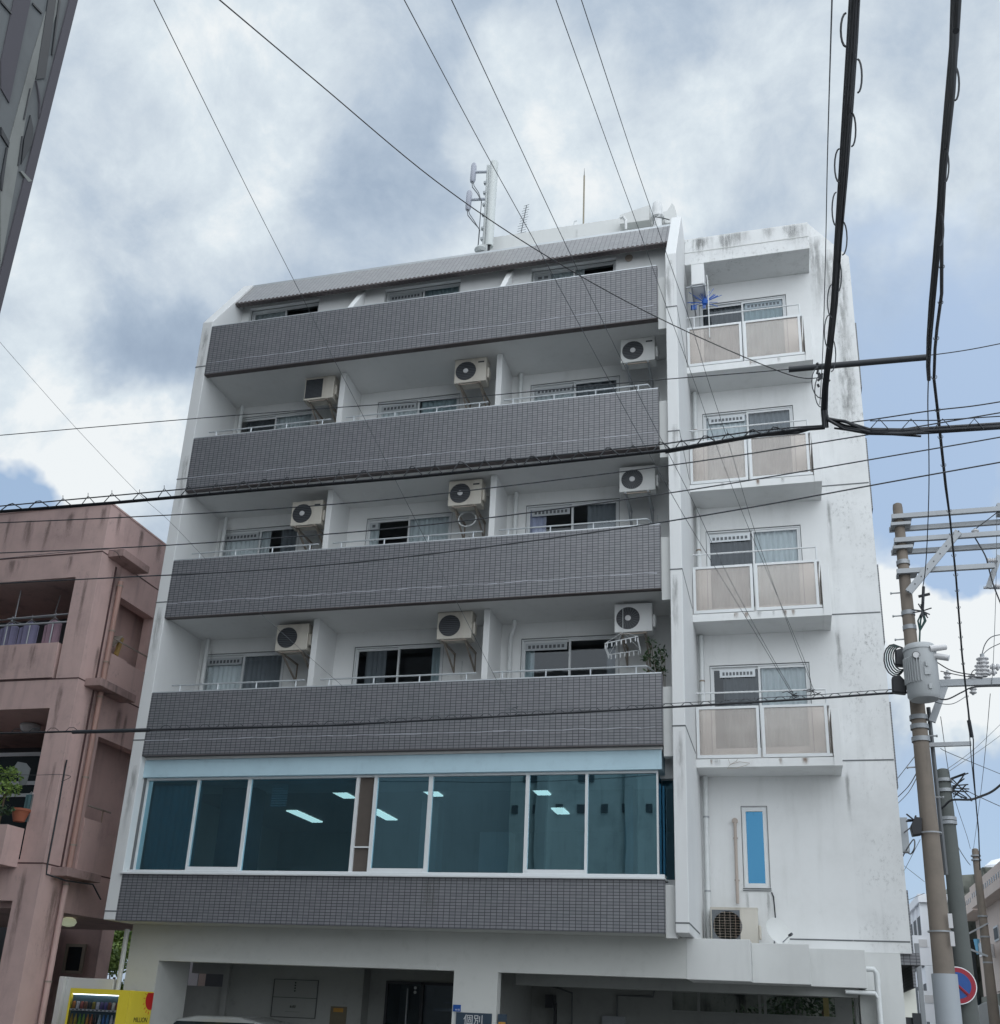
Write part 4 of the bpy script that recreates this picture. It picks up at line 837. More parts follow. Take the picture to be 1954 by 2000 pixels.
MB().tube([(PX1 + .01, .86, 8.72), (PX1 + .01, 2.1, 8.74)], .018, 6).tube([(PX1 + .01, 1.0, 5.25), (PX1 + .01, 1.75, 5.25)], .02, 6).tube([(PX1 + .01, 1.5, 4.75), (PX1 + .01, 1.5, 5.25)], .012, 6).build('stair_rail', RUST, pk)
MB().box(PX1 - .24, PX1 + .03, .95, 1.6, 3.95, 5.0).build('stair_parapet', PK, pk)
MB().box(PX1 - .26, PX1 + .20, 2.3, 4.5, 3.55, 3.75).box(PX1 + .001, PX1 + .16, 2.2, 2.3, 3.7, 4.6).build('rear_ledge', PK, pk)
MB().tube([(PX1 + .05, .05, 5.95), (PX1 + .02, .08, 5.8), (PX1 + .02, .10, 5.0), (PX1 + .02, .10, 3.95), (PX1 + .02, .12, 3.80), (PX1 + .25, .4, 3.72), (PX1 + .35, 1.1, 3.74), (PX1 + .3, 1.5, 3.5)], .016, 6).build('phone_conduit', BK2, pk)
MB().lathe((-2.45, 2.0, 3.16), [(.06, .03), (.13, .0), (.16, -.06), (.12, -.13), (.04, -.15)], 16).build('porch_lamp', LMP, pk, True)
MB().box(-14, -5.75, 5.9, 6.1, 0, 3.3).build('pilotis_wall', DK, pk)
m_ = MB()
for x, w in ((-3.9, .10), (-3.05, .10), (-2.42, .06)): m_.box(x, x + w, -.007, -.0, 10.36, 11.2 - rng.uniform(0, .2))
for (u0, v0), w_, h_ in (((20, 1009), .16, .95), ((98, 1012), .18, 1.0), ((172, 990), .14, 1.05), ((60, 1015), .4, .8), ((140, 1000), .3, .7), ((205, 990), .2, .7)):
    p = aty(u0, v0, 0); streak(p[0], min(p[2], 11.40), w_, h_, 0, STK, pk)
for x, zt_, w_, h_ in ((-3.4, 8.34, .2, .6), (-2.9, 8.34, .3, .7), (-3.9, 10.3, .5, .5), (-2.5, 10.3, .3, .5), (-2.1, 7.5, .2, 1.5), (-2.0, 9.9, .15, 2.0), (-2.1, 3.9, .2, 2.2), (-1.9, 5.9, .12, 1.8)): streak(x, zt_, w_, h_, -.022 if 8.3 < zt_ < 8.4 else 0, STK, pk)
def streak_x(y, z1_, w, h, mt, parent):
    o = MB().box(-w / 2, w / 2, -.002, -.0006, -h, 0).build('stain', mt, parent); o.location = (PX1, y, z1_); o.rotation_euler = (0, 0, math.pi / 2)
for y, zt_, w_, h_ in ((.6, 10.2, .5, 1.2), (1.2, 11.4, .25, .8), (.35, 11.4, .2, .7), (1.9, 11.4, .3, .6), (.55, 7.4, .4, 1.4), (1.5, 7.4, .3, .9), (1.75, 7.35, .16, 1.3), (.5, 3.7, .4, 1.8), (.45, 8.4, .18, .9)): streak_x(y, zt_, w_, h_, STK, pk)
# laundry on the upper balcony
t = thing('laundry_pole', 'steel laundry pole above the upper pink balcony rail', 'laundry pole')
a, b = aty(*zz(60, 970, 0, 960), .15), aty(*zz(520, 932, 0, 960), .15); MB().tube([a, b], .016, 8).build('pole', GAL, t, True)
MB().tube([b, (b[0], .6, b[2] + .05)], .012, 6).tube([a, (a[0], .6, a[2] + .05)], .012, 6).build('arm', GAL, t)
for i, (u, v, mt, lb, wd) in enumerate(((95, 965, CLO, 'lilac shirt on the leftmost hanger of the pink balcony', .19), (245, 955, CLO, 'grey lilac shirt on the middle hanger of the pink balcony', .20), (425, 938, CLP, 'mauve shirt on the right hanger of the pink balcony', .17))):
    t = thing('hanging_shirt', lb, 'shirt', 'shirts drying on the upper pink balcony'); c0 = Vector(aty(*zz(u, v, 0, 960), .18))
    MB().tube([c0 + Vector((0, 0, .04)), c0 + Vector((.02, 0, 0)), c0 + Vector((0, 0, -.06)), c0 + Vector((-wd * .8, 0, -.16)), c0 + Vector((wd * .8, 0, -.16)), c0 + Vector((0, 0, -.06))], .006, 5).build('hanger', AL, t)
    g = MB()
    for k in range(8):
        s0, s1 = k / 8, (k + 1) / 8
        def pt(s, top): x = -wd * 1.25 + 2.5 * wd * s; return (c0.x + x, c0.y + .03 * math.sin(s * 17), (c0.z - .09 - abs(s - .5) * .28) if top else c0.z - .62)
        g.quad(pt(s0, 0), pt(s1, 0), pt(s1, 1), pt(s0, 1))
    o = g.build('fabric', mt, t); sol = o.modifiers.new('s', 'SOLIDIFY'); sol.thickness = .01
t = thing('teal_garment', 'teal garment hanging at the dark edge of the lower pink balcony', 'garment'); c0 = Vector(aty(63, 1550, .0))
o = wavy(MB(), c0.x - .12, c0.x + .05, 4.75, c0.z - .02, .0, .02, .1).build('fabric', CLT, t); o.modifiers.new('s', 'SOLIDIFY').thickness = .01
MB().tube([c0 + Vector((-.08, 0, -.02)), c0 + Vector((-.02, 0, .03)), c0 + Vector((.04, 0, -.02))], .006, 5).build('hanger', CER, t)
t = thing('hanging_blanket', 'grey blanket draped over a pole behind the balcony plants', 'blanket')
q = [aty(*zz(a, b, 0, 1400, 6.493), .2) for a, b in ((225, 570), (330, 590), (385, 660), (330, 860), (240, 880), (230, 700), (110, 730))]
MB().prism([(p[0], p[2]) for p in q], 'y', .2, .215).build('fabric', paint('blanket_grey', (.22, .24, .25), (.15, .16, .17), .6), t)
t = thing('terracotta_pot', 'terracotta pot standing on the lower pink balcony parapet', 'plant pot'); c0 = aty(*zz(245, 1290, 0, 1400, 6.493), -.15)
MB().lathe((c0[0], c0[1], c0[2] - .06), [(.10, 0), (.16, .19), (.175, .19), (.175, .235), (.15, .235), (.14, .20)], 18).build('pot', TER, t, True)
t = thing('balcony_shrub', 'bushy green shrub on the lower pink balcony left of the terracotta pot', 'plant'); c0 = aty(22, 1535, -.1); m_ = MB()
for dx, dz, r in ((-.3, .1, .3), (0, .25, .28), (.12, .0, .2), (-.1, -.1, .3), (-.4, .35, .25), (.1, .4, .12)): leaves(m_, (c0[0] - .08 + dx * .8, c0[1] + rng.uniform(-.1, .1), c0[2] - .05 + dz * .8), (r * .8, .2, r * .8), 120, .035)
m_.build('foliage', LG, t); MB().tube([(c0[0] - .1, c0[1], 4.5), (c0[0] - .1, c0[1], c0[2])], .02, 6).build('stem', BARK, t)
t = thing('low_planter', 'low green plant spilling over the lower pink balcony edge', 'plant'); c0 = aty(8, 1582, -.45); m_ = leaves(MB(), c0, (.22, .08, .10), 130, .035); m_.build('foliage', LD, t)
t = thing('wooden_plank', 'yellow wooden plank leaning in the pink house side opening', 'plank'); a, b = atx(226, 1280, PX1 - .12), atx(238, 1246, PX1 - .12)
MB().bar(a, b, .06, .09).build('board', WOOD, t); MB().bar((a[0] - .05, a[1] - .25, a[2] + .1), (b[0] - .05, b[1] - .1, b[2]), .3, .02).build('back_board', RUST, t)

# ---- seen through the pilotis
t = thing('rear_house', 'brown rendered back house with one lit window seen through the pink passage', 'building')
MB().box(-8, -4.55, 6.2, 6.7, 0, 4.4).build('wall', PK, t)
f = MB().box(-5.45, -5.38, 6.14, 6.2, 2.30, 2.92).box(-4.98, -4.90, 6.14, 6.2, 2.30, 2.92).box(-5.38, -4.98, 6.14, 6.2, 2.85, 2.92).box(-5.45, -4.90, 6.12, 6.2, 2.24, 2.30).build('window', paint('tan_frame', (.34, .30, .24), (.25, .22, .18), .4), t); MB().box(-5.38, -4.98, 6.17, 6.19, 2.3, 2.85).build('pane', CGL, f)
def tree(name, label, base, h, crown, n, size, mat, trunk=.12):
    t = thing(name, label, 'tree'); b = Vector(base); top = b + Vector((0, 0, h))
    tk = MB().tube([b, b + Vector((.1, 0, h * .5)), top], [trunk, trunk * .7, trunk * .3], 8)
    for i in range(6):
        a = i * 1.05; tk.tube([b + Vector((.05, 0, h * (.35 + .08 * i))), top + Vector((math.cos(a) * crown[0] * .6, math.sin(a) * crown[1] * .6, (rng.random() - .3) * crown[2] * .8))], [trunk * .4, .015], 6)
    tk.build('trunk', BARK, t, True); m_ = MB()
    for i in range(34):
        a = rng.uniform(0, 6.28); r = rng.uniform(.2, .9); z = rng.uniform(-.8, .9)
        c = (top.x + math.cos(a) * crown[0] * r * math.sqrt(1 - z * z * .8), top.y + math.sin(a) * crown[1] * r * math.sqrt(1 - z * z * .8), top.z + z * crown[2]); s = rng.uniform(.18, .34)
        leaves(m_, c, (crown[0] * s, crown[1] * s, crown[2] * s), n // 34, size)
    m_.build('crown', mat, t); return t
tag(MB().box(.8, 13.2, 11.5, 14, 0, 6).build('rear_block', MOS, None), 'dark mossy concrete wall of the house behind the garage', 'building')
tree('garden_tree', 'bright green leafy tree seen through the passage of the pink house', (-6.9, 10.5, 0), 2.3, (2.2, 1.4, 1.25), 13000, .06, LG)
tree('rear_tree', 'dark leafy tree behind the right garage bay', (11.8, 8.5, 0), 2.0, (1.6, 1.0, 1.1), 5000, .06, LD)
t = thing('rear_post', 'pale yellow post standing behind the right garage opening', 'post'); MB().box(12.10, 12.20, 5.6, 5.7, 0, 2.6).build('shaft', plain('post_yellow', (.5, .42, .18), .6), t)
t = thing('rear_white_house', 'bright white and grey wall patches seen through the garage slot', 'building')
for u0, u1, mt, hh in ((352, 367.5, GAL, 5), (368, 386.5, BGW, 5.2), (388, 405, BGC, 5)):
    a, b = aty(u0, 1912, 8.)[0], aty(u1, 1912, 8.)[0]; MB().box(a, b, 8, 9, 0, hh).build('wall', mt, t)
MB().box(b + .01, b + 3, 7.9, 9, 0, 5).build('shed_wall', DK, t)
# ---- parked car in the left bay
t = thing('parked_car', 'silver car parked in the left garage bay, only its roof showing', 'car'); cy0, cy1 = 1.6, 2.9
body = [(.1, .25), (.1, .75), (.45, .92), (.95, .98), (1.35, 1.36), (1.75, 1.44), (2.6, 1.45), (3.1, 1.36), (3.5, 1.0), (3.75, .95), (3.8, .3)]
MB().prism([(p[0] - .85, p[1] + .03) for p in body], 'y', cy0, cy1).build('body', CARM, t, bev=.06)
for x in (.1, 2.3):
    for y in (cy0 + .02, cy1 - .02):
        w_ = MB().lathe((x, y, .3), [(.3, -.1), (.3, .1)], 24, 'y').build('wheel', RUB, t); MB().lathe((x, y, .3), [(.18, -.11), (.18, .11)], 20, 'y').build('rim', GAL, w_)
MB().prism([(.17, 1.03), (.53, 1.36), (2.10, 1.38), (2.50, 1.03)], 'y', cy0 - .004, cy0 + .01).build('side_window', CGL, t)
MB().bar((-.72, (cy0 + cy1) / 2, .7), (-.76, (cy0 + cy1) / 2, .7), 1.0, .12).build('headlight', CER, t)

# ================================================================== NEAR BUILDING AT THE LEFT EDGE
nb = thing('near_concrete_building', 'dark weathered concrete building filling the upper left corner', 'building')
nx = 1.25; ny = -7.0
def NY(y): return ny + (y + 9.0) * (8.85 / 6.88) * -1 if False else ny + (y + 9.0) * 1.25
def nyz(u, v): p = atx(*zz(u, v, 0, 0, 2.783), nx); return p[1], p[2]
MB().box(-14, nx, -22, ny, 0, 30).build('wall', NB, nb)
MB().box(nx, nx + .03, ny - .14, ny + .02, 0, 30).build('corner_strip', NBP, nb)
def strip(u0, u1, v, z0, z1, d, mt, nm):
    a = nyz(u0, v)[0]; b = nyz(u1, v)[0]; MB().box(nx, nx + d, min(a, b), max(a, b), z0, z1).build(nm, mt, nb)
zb1 = nyz(215, 430)[1]
def poly_on_wall(pts, d, mt, nm): MB().prism([nyz(*p) for p in pts], 'x', nx, nx + d).build(nm, mt, nb)
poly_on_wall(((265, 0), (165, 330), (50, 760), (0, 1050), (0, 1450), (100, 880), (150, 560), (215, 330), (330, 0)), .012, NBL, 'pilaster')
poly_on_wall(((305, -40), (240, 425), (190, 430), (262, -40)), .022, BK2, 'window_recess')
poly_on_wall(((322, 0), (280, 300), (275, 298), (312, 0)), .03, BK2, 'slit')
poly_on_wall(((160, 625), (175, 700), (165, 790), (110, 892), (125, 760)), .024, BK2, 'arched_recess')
poly_on_wall(((170, -40), (45, 560), (0, 480), (0, 330), (70, 0), (80, -40)), .02, NBP, 'painted_recess_shade')  # raised dark panel, the shade of a recess put into its colour
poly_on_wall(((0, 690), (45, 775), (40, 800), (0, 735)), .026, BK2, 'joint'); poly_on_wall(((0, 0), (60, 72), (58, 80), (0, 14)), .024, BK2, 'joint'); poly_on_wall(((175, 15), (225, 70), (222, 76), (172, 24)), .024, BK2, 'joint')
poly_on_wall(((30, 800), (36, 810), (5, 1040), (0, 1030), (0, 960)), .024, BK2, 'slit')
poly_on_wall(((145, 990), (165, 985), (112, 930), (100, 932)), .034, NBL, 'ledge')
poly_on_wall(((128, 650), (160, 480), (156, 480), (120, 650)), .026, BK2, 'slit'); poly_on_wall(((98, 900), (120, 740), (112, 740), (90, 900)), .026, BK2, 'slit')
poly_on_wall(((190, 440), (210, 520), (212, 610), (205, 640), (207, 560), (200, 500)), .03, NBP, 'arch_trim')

# ================================================================== BUILDINGS ACROSS THE STREET (reflected in the glass)
ob = thing('opposite_block', 'grey concrete block across the street, seen reflected in the office glass', 'building')
wall_y(MB(), -30, 7.5, 0, 17, -26.3, .3, ).build('wall', CON, ob)
MB().box(-30, 7.5, -38, -26.35, 0, 16.8).build('wall', CON, ob)
f = MB()
for i in range(14): f.box(-28 + i * 2.4, -27.4 + i * 2.4, -25.985, -25.95, 11.2, 11.9)
for i in (0, 3, 6, 9): f.box(-26 + i * 3.1, -24.3 + i * 3.1, -25.985, -25.95, 4.4, 6.0)
pl_ = MB()
for x in (-13.2, -9.6, -6.2, -2.4, 1.4, 5.2): pl_.box(x, x + .45, -26.0, -25.7, 0, 17)
pl_.box(-14, 7.5, -26.0, -25.85, 6.6, 6.9).box(-14, 7.5, -26.0, -25.85, 12.4, 12.8).build('frame_ribs', paint('rib_concrete', (.50, .52, .51), (.3, .32, .32), .6), ob)
for i in range(9): f.box(-1.6 + i * .95, -1.3 + i * .95, -25.99, -25.95, 9.9, 10.25)
f.box(-5.6, -4.2, -25.99, -25.95, 8.2, 10.6).box(-9.1, -7.9, -25.99, -25.95, 8.6, 9.9).box(-12.7, -10.4, -25.99, -25.95, 7.2, 9.0)
sd2 = MB().box(-30, -14.1, -27, -25.2, 0, 16).build('stair_tower', paint('tower_render', (.72, .74, .74), (.45, .48, .48), .8), ob)
rp = thing('utility_pole', 'grey pole cluster with transformer across the street, reflected in the office glass', 'utility pole', None, (-2.6, -23, 0))
MB().tube([(0, 0, 0), (0, 0, 10.2)], [.18, .11], 12).tube([(.5, 0, 0), (.5, 0, 9.6)], .09, 10).tube([(.9, 0, 0), (.9, 0, 9.9)], .07, 10).build('shaft', GAL, rp, True)
MB().box(-1.4, 1.6, -.06, .06, 9.6, 9.7).box(-1.4, 1.6, -.06, .06, 8.9, 9.0).build('crossarm', GAL, rp); MB().tube([(-.45, 0, 8.0), (-.45, 0, 9.1)], .3, 14).build('transformer', CP2, rp)
f.build('window', DK, ob)
t = thing('opposite_low_house', 'low concrete house across the street, seen reflected in the office glass', 'building')
MB().box(8.5, 26, -36, -27, 0, 6.0).build('wall', CON, t); f = MB()
for i in range(10): f.box(9.2 + i * .9, 9.6 + i * .9, -27, -26.97, 4.6, 5.1)
f.build('vent', DK, t)

# ================================================================== RIGHT-HAND STREET
t = thing('white_office_block', 'white block with tall dark window strips behind the brown utility pole', 'building')
X0 = 17.0; q = lambda a, b: atx(*zz(a, b, 1750, 1680, 6.088), X0)
n_, f_ = q(305, 505), q(155, 660); yn, yf, zt_ = n_[1], f_[1], n_[2]
MB().box(X0, X0 + 10, yn, yf, 0, zt_).build('wall', BGW, t); MB().box(X0 - .12, X0 + 10, yn - .15, yf, zt_, zt_ + .35).build('roof_parapet', BGW, t)
L = yf - yn; m_ = MB(); pn = MB()
for i in range(3):
    a = yn + L * (.06 + .30 * i)
    for z0, z1 in ((zt_ - 2.6, zt_ - .5), (zt_ - 5.2, zt_ - 3.3), (.6, zt_ - 5.7)): m_.box(X0 - .05, X0 + .0, a, a + L * .24, z0, z1)
    MB().box(X0 - .09, X0 - .001, a - L * .055, a - L * .035, 0, zt_).build('pilaster', BGW, t)
m_.build('window', DK, t)
for zc in (4.2, 2.2):
    s2 = thing('projecting_sign', 'white box sign, %s of the two on the white block' % ('upper' if zc > 3 else 'lower'), 'sign'); a = atx(*((1805, 1867) if zc > 3 else (1816, 1970)), X0 - .3)
    MB().box(X0 - .95, X0 - .26, a[1] - 3.0, a[1] - 2.8, a[2] - .55, a[2] + .55).build('board', BGW, s2); MB().box(X0 - .75, X0 - .45, a[1] - 3.02, a[1] - 3.0, a[2] + .12, a[2] + .4).build('panel', CER, s2)
t = thing('cream_house', 'small cream house with balcony far down the side street', 'building'); a = aty(1766, 1868, 30)
MB().box(15.0, 18.5, 52, 58, 0, 7.6).build('wall', CRM, t); MB().box(15.6, 17.6, 51.9, 52, 5.6, 6.8).build('window', CGL, t); MB().box(15.5, 18, 51.2, 51.9, 4.4, 4.6).box(15.5, 18, 51.2, 51.25, 5.2, 5.27).build('balcony', CRM, t)
MB().box(16.2, 16.9, 51.9, 52, 1.2, 3.4).build('window', CGL, t); MB().box(14.9, 15.1, 51.9, 52, 0, 7.6).build('pilaster', GAL, t)
t = thing('mossy_block', 'blackened mossy concrete block with gable behind the beige building', 'building')
Y0 = 30.; P = lambda a, b, y=Y0: aty(*zz(a, b, 1750, 1680, 6.088), y)
MB().prism([(P(735, 380)[0], 0), (P(735, 380)[0], P(735, 380)[2]), (P(770, 180)[0], P(770, 180)[2]), (P(1000, 165)[0], P(1000, 165)[2]), (P(1000, 165)[0] + 3, P(1000, 165)[2]), (P(1000, 165)[0] + 3, 0)], 'y', Y0, Y0 + 8).build('wall', MOS, t)
p0, p1 = P(745, 490, 28), P(950, 360, 28); MB().prism([(p0[0], p0[2]), (p1[0] + .6, p1[2]), (p1[0] + .6, p1[2] + .12), (p0[0], p0[2] + .12)], 'y', 27, 30).build('eave', MOS, t)
p = aty(*zz(1000, 250, 1750, 1680, 6.088), 28); p2 = aty(*zz(1030, 85, 1750, 1680, 6.088), 28); MB().box(p2[0], p2[0] + 5, 28, 32, 0, p2[2]).build('tower', MOS, t)
MB().box(P(785, 830)[0], P(785, 830)[0] + 1.2, 29.7, 29.99, 0, P(785, 830)[2]).build('lower_wall', MOS, t)
MB().box(P(830, 960)[0], P(830, 960)[0] + .25, 29.6, 29.69, 2.2, P(830, 960)[2]).build('window', CGL, t)
t = thing('beige_apartment_block', 'beige apartment block with pierced parapets on the right edge', 'building')
X1 = 18.2; q = lambda a, b: atx(*zz(a, b, 1750, 1680, 6.088), X1)
far, st1, st2 = q(825, 485), q(965, 400), q(1030, 340); zr = q(1030, 340)[2]; zl = q(835, 740)[2]; zg = q(970, 1620)[2]; yy0 = 8.0
MB().box(X1, X1 + 9, yy0, st2[1], zg, zr).build('wall', BGC, t)
MB().box(X1 + .3, X1 + 9, st2[1], far[1], zg, zr - .3).build('wall', BGC, t)
MB().box(X1 - .45, X1 - .001, yy0, st2[1] - .2, zl, zr).box(X1 - .35, X1 + .299, st2[1] + .3, far[1], zl, zr - .05).build('balcony_front', BGC, t)
MB().box(X1 + .2, X1 + 9, yy0, far[1], 0, zg - .02).build('ground_floor', MOS, t)
m_ = MB()
y = yy0 + .3
while y < far[1] - .4:
    if not (st2[1] - .4 < y < st2[1] + .5): xq = X1 - .46 if y < st2[1] else X1 - .36; m_.box(xq, xq + .009, y, y + .16, zr - .42, zr - .26)
    y += .42
m_.build('parapet_holes', CGL, t)
for a, b, c_, d_ in ((1085, 1140, 870, 1110), (1170, 1242, 800, 950), (960, 1000, 930, 1090)):
    A_, B_ = q(a, c_), q(b, d_); y_a, y_b = sorted((A_[1], B_[1])); za, zb_ = sorted((A_[2], B_[2])); xo = X1 - .03 if y_b < st2[1] else X1 + .27
    w_ = MB().box(xo, xo + .04, y_a, y_b, za, zb_).build('window', ALS, t); MB().box(xo - .01, xo, y_a + .06, y_b - .06, za + .06, zb_ - .06).build('pane', DK, w_)
A_, B_ = q(1165, 1000), q(1242, 1140); MB().box(X1 - .5, X1 - .44, B_[1] - 1, A_[1], B_[2], A_[2]).box(X1 - .5, X1 - .01, A_[1] - .05, A_[1], B_[2], A_[2]).build('balcony_panel', CER, t)
t = thing('hanging_cloth', 'blue plastic cloth on the beige block balcony corner', 'cloth'); MB().tube([(X1 - .52, A_[1] + .05, A_[2] + .15), (X1 - .52, A_[1] + .02, A_[2] - .35)], [.1, .05], 8).build('fabric', plain('sky_blue_cloth', (.15, .4, .6), .7), t)
t = thing('roof_tank', 'bright white rounded tank on the mossy roof', 'water tank'); p = aty(1942, 1688, 34); MB().lathe((p[0] + .4, 34, p[2] - .7), [(.8, 0), (.8, .6), (.5, .85), (.1, .95)], 18).build('shell', BGW, t, True)
t = thing('street_awning', 'grey awning over the dark shopfront at the foot of the mossy block', 'awning'); p = aty(*zz(900, 1755, 1750, 1680, 6.088), 22); MB().prism([(22, p[2]), (20.8, p[2] - .35), (20.8, p[2] - .3), (22, p[2] + .08)], 'x', p[0] - .1, p[0] + 1.3).build('canopy', GAL, t)
t = thing('shopfront', 'dark shop entrance under the grey awning', 'shop'); MB().box(p[0] - .1, p[0] + 1.6, 22, 24, 0, p[2]).build('wall', MOS, t); MB().box(p[0], p[0] + .8, 21.97, 22, 0, p[2] - .12).build('window', CGL, t)
t = thing('meter_cluster', 'dark stack of meters and plants at the street corner by the white block', 'meter cluster'); p = aty(1800, 1990, 12); MB().box(p[0] - .9, p[0] + .1, 12, 12.3, 0, p[2] + .02).box(p[0] - .2, p[0] + .05, 11.9, 12, .5, p[2] + .12).build('box', ACG, t)
t = thing('grey_meter_post', 'thin grey post past the corner of the white building', 'post'); MB().box(13.9, 13.98, 6, 6.1, 0, 3.4).build('shaft', GAL, t)

# ================================================================== UTILITY POLES
def pole(name, label, x, y, h, r0_, r1_, mat):
    t = thing(name, label, 'utility pole', None, (x, y, 0)); MB().tube([(0, 0, 0), (0, 0, h - .08), (0, 0, h - .02), (0, 0, h)], [r0_, r1_, r1_ * .9, r1_ * .5], 24).build('shaft', mat, t, True); return t
py_ = -1.0; pb = aty(1845, 2000, py_); pt_ = aty(1762, 991, py_); pxm = (pb[0] + pt_[0]) / 2; ph = aty(1762, 983, py_)[2]
mp = pole('utility_pole', 'tall brown concrete utility pole carrying a transformer at the building corner', pxm, py_, ph, .162, .074, CP)
MB().tube([(0, 0, 0), (0, 0, aty(1845, 1903, py_)[2])], .166, 24).build('painted_sleeve', CPG, mp, True)
def lp(u, v, y=py_):
    p = aty(u, v, y); return (p[0] - pxm, y - py_, p[2])
C = lambda a, b: zz(a, b, 1700, 960)
for (a, b), (c_, d_), dy in (((160, 208), (990, 163), -.10), ((150, 262), (990, 222), .10), ((178, 380), (990, 355), -.10), ((165, 437), (990, 405), .10), ((197, 620), (940, 605), -.12)):
    p = lp(*C(a, b)); e = lp(*C(c_, d_)); e = (e[0] + (.6 if c_ > 950 else 0), dy, (p[2] + e[2]) / 2)
    MB().bar((p[0], dy, e[2]), e, .06, .075).build('crossarm', GAL, mp)
    MB().box(p[0] + .01, p[0] + .30, -.125, .125, e[2] - .025, e[2] + .025).build('arm_clamp', GAL, mp)
p, e = lp(*C(285, 800)), lp(*C(662, 345)); MB().bar((p[0], -.18, p[2]), (e[0], -.18, e[2]), .05, .11).build('brace', GAL, mp)
b = MB()
for i in range(9): s = i / 8.; b.box(p[0] + (e[0] - p[0]) * s - .008, p[0] + (e[0] - p[0]) * s + .008, -.212, -.206, p[2] + (e[2] - p[2]) * s - .008, p[2] + (e[2] - p[2]) * s + .008)
b.build('bolt_holes', ACG, mp)
for u, v in ((270, 545), (300, 930), (320, 1040), (378, 1725), (395, 1795), (400, 1890)):
    q = lp(*C(u, v)); MB().tube([(0, 0, q[2] - .035), (0, 0, q[2] + .035)], .10 if v < 1200 else .128, 24, False).build('band', GAL, mp, True)
for v in (1628, 1820, 1905): q = lp(1820, v); MB().tube([(0, 0, q[2] - .01), (0, 0, q[2] + .01)], .160, 24, False).build('band', GAL, mp, True)
for i, v in enumerate((770, 945, 1125, 1865, 2100, 2330, 2560)):
    q = lp(*C(250, v)); s = -1 if i % 2 == 0 or v < 1200 else 1
    MB().tube([(s * .08, 0, q[2]), (s * .22, -.02, q[2] - .01)], .011, 6).lathe((s * .22, -.02, q[2] - .01), [(.02, -.01), (.02, .01)], 8, 'x').build('climbing_step', GAL, mp)
for v0, v1 in ((1787, 1815), (1822, 1850)):
    a, b = lp(1847, v0), lp(1850, v1); MB().box(.10, .155, -.17, -.14, b[2], a[2]).build('number_plate', CER, mp)
# conduits and lower bracket
a, b = lp(*C(470, 1630)), lp(1829, 1540); MB().tube([(.16, .10, a[2]), (.165, .10, b[2] - 1.2)], .030, 8).build('conduit', GW, mp, True)
a, b = lp(*C(490, 1930)), lp(*C(770, 1920)); MB().bar((.1, .0, a[2]), (b[0], 0, b[2]), .05, .06).build('bracket_arm', GAL, mp)
a, b = lp(*C(525, 1470)), lp(*C(985, 1470)); MB().bar((.05, -.05, a[2]), (b[0] + .3, -.05, a[2]), .07, .10).build('crossarm', GAL, mp)
a, b = lp(*C(565, 1490)), lp(*C(480, 1760)); MB().bar((a[0], -.05, a[2]), (b[0] - .02, -.05, b[2]), .05, .10).build('brace', GAL, mp)
# transformer
ty = -.42; c0 = lp(*C(385, 1400), y=py_ + ty); ct = lp(*C(385, 1222), y=py_ + ty)[2]; cb_ = lp(*C(385, 1588), y=py_ + ty)[2]; R_ = .225
tf = thing('pole_transformer', 'grey finned cylinder transformer strapped to the brown utility pole', 'transformer', None, (pxm + c0[0] + .02, py_ + ty, 0))
MB().lathe((0, 0, 0), [(R_ * .85, cb_), (R_, cb_ + .05), (R_, ct), (R_ * 1.04, ct), (R_ * 1.04, ct + .03), (R_ * .9, ct + .09), (.05, ct + .12)], 32).build('tank', TRF, tf, True)
m_ = MB()
for i in range(9):
    a = math.radians(188 + i * 9); m_.bar((R_ * math.cos(a), R_ * math.sin(a), cb_ + .22), (R_ * math.cos(a), R_ * math.sin(a), ct - .12), .012, .05, (math.cos(a), math.sin(a), 0))
m_.build('cooling_fins', TRF, tf)
MB().tube([(R_ * .5, -R_ * .8, ct - .02), (R_ + .12, -R_ * .5, ct + .02)], [.05, .04], 12).tube([(R_ * .7, -.1, ct - .10), (R_ + .14, -.15, ct - .16)], .045, 12).build('bushing', CER, tf, True)
MB().lathe((-.08, -R_ - .005, ct - .12), [(.055, 0), (.055, -.004)], 20, 'y').build('emblem_ring', ACG, tf); MB().lathe((-.08, -R_ - .010, ct - .12), [(.045, 0), (.045, -.004)], 20, 'y').build('emblem_face', CER, tf)
MB().box(-.01 + .02, .09, -R_ - .02, -R_, ct - .42, ct - .30).box(.03, .06, -R_ - .04, -R_ - .01, ct - .30, ct - .22).box(.05, .09, -R_ - .02, -R_, cb_ + .1, cb_ + .17).build('lug', TRF, tf)
MB().box(-.09, .09, R_ - .02, -ty + .05, ct - .25, ct - .18).box(-.09, .09, R_ - .02, -ty + .05, cb_ + .15, cb_ + .22).build('mounting_bracket', GAL, tf)
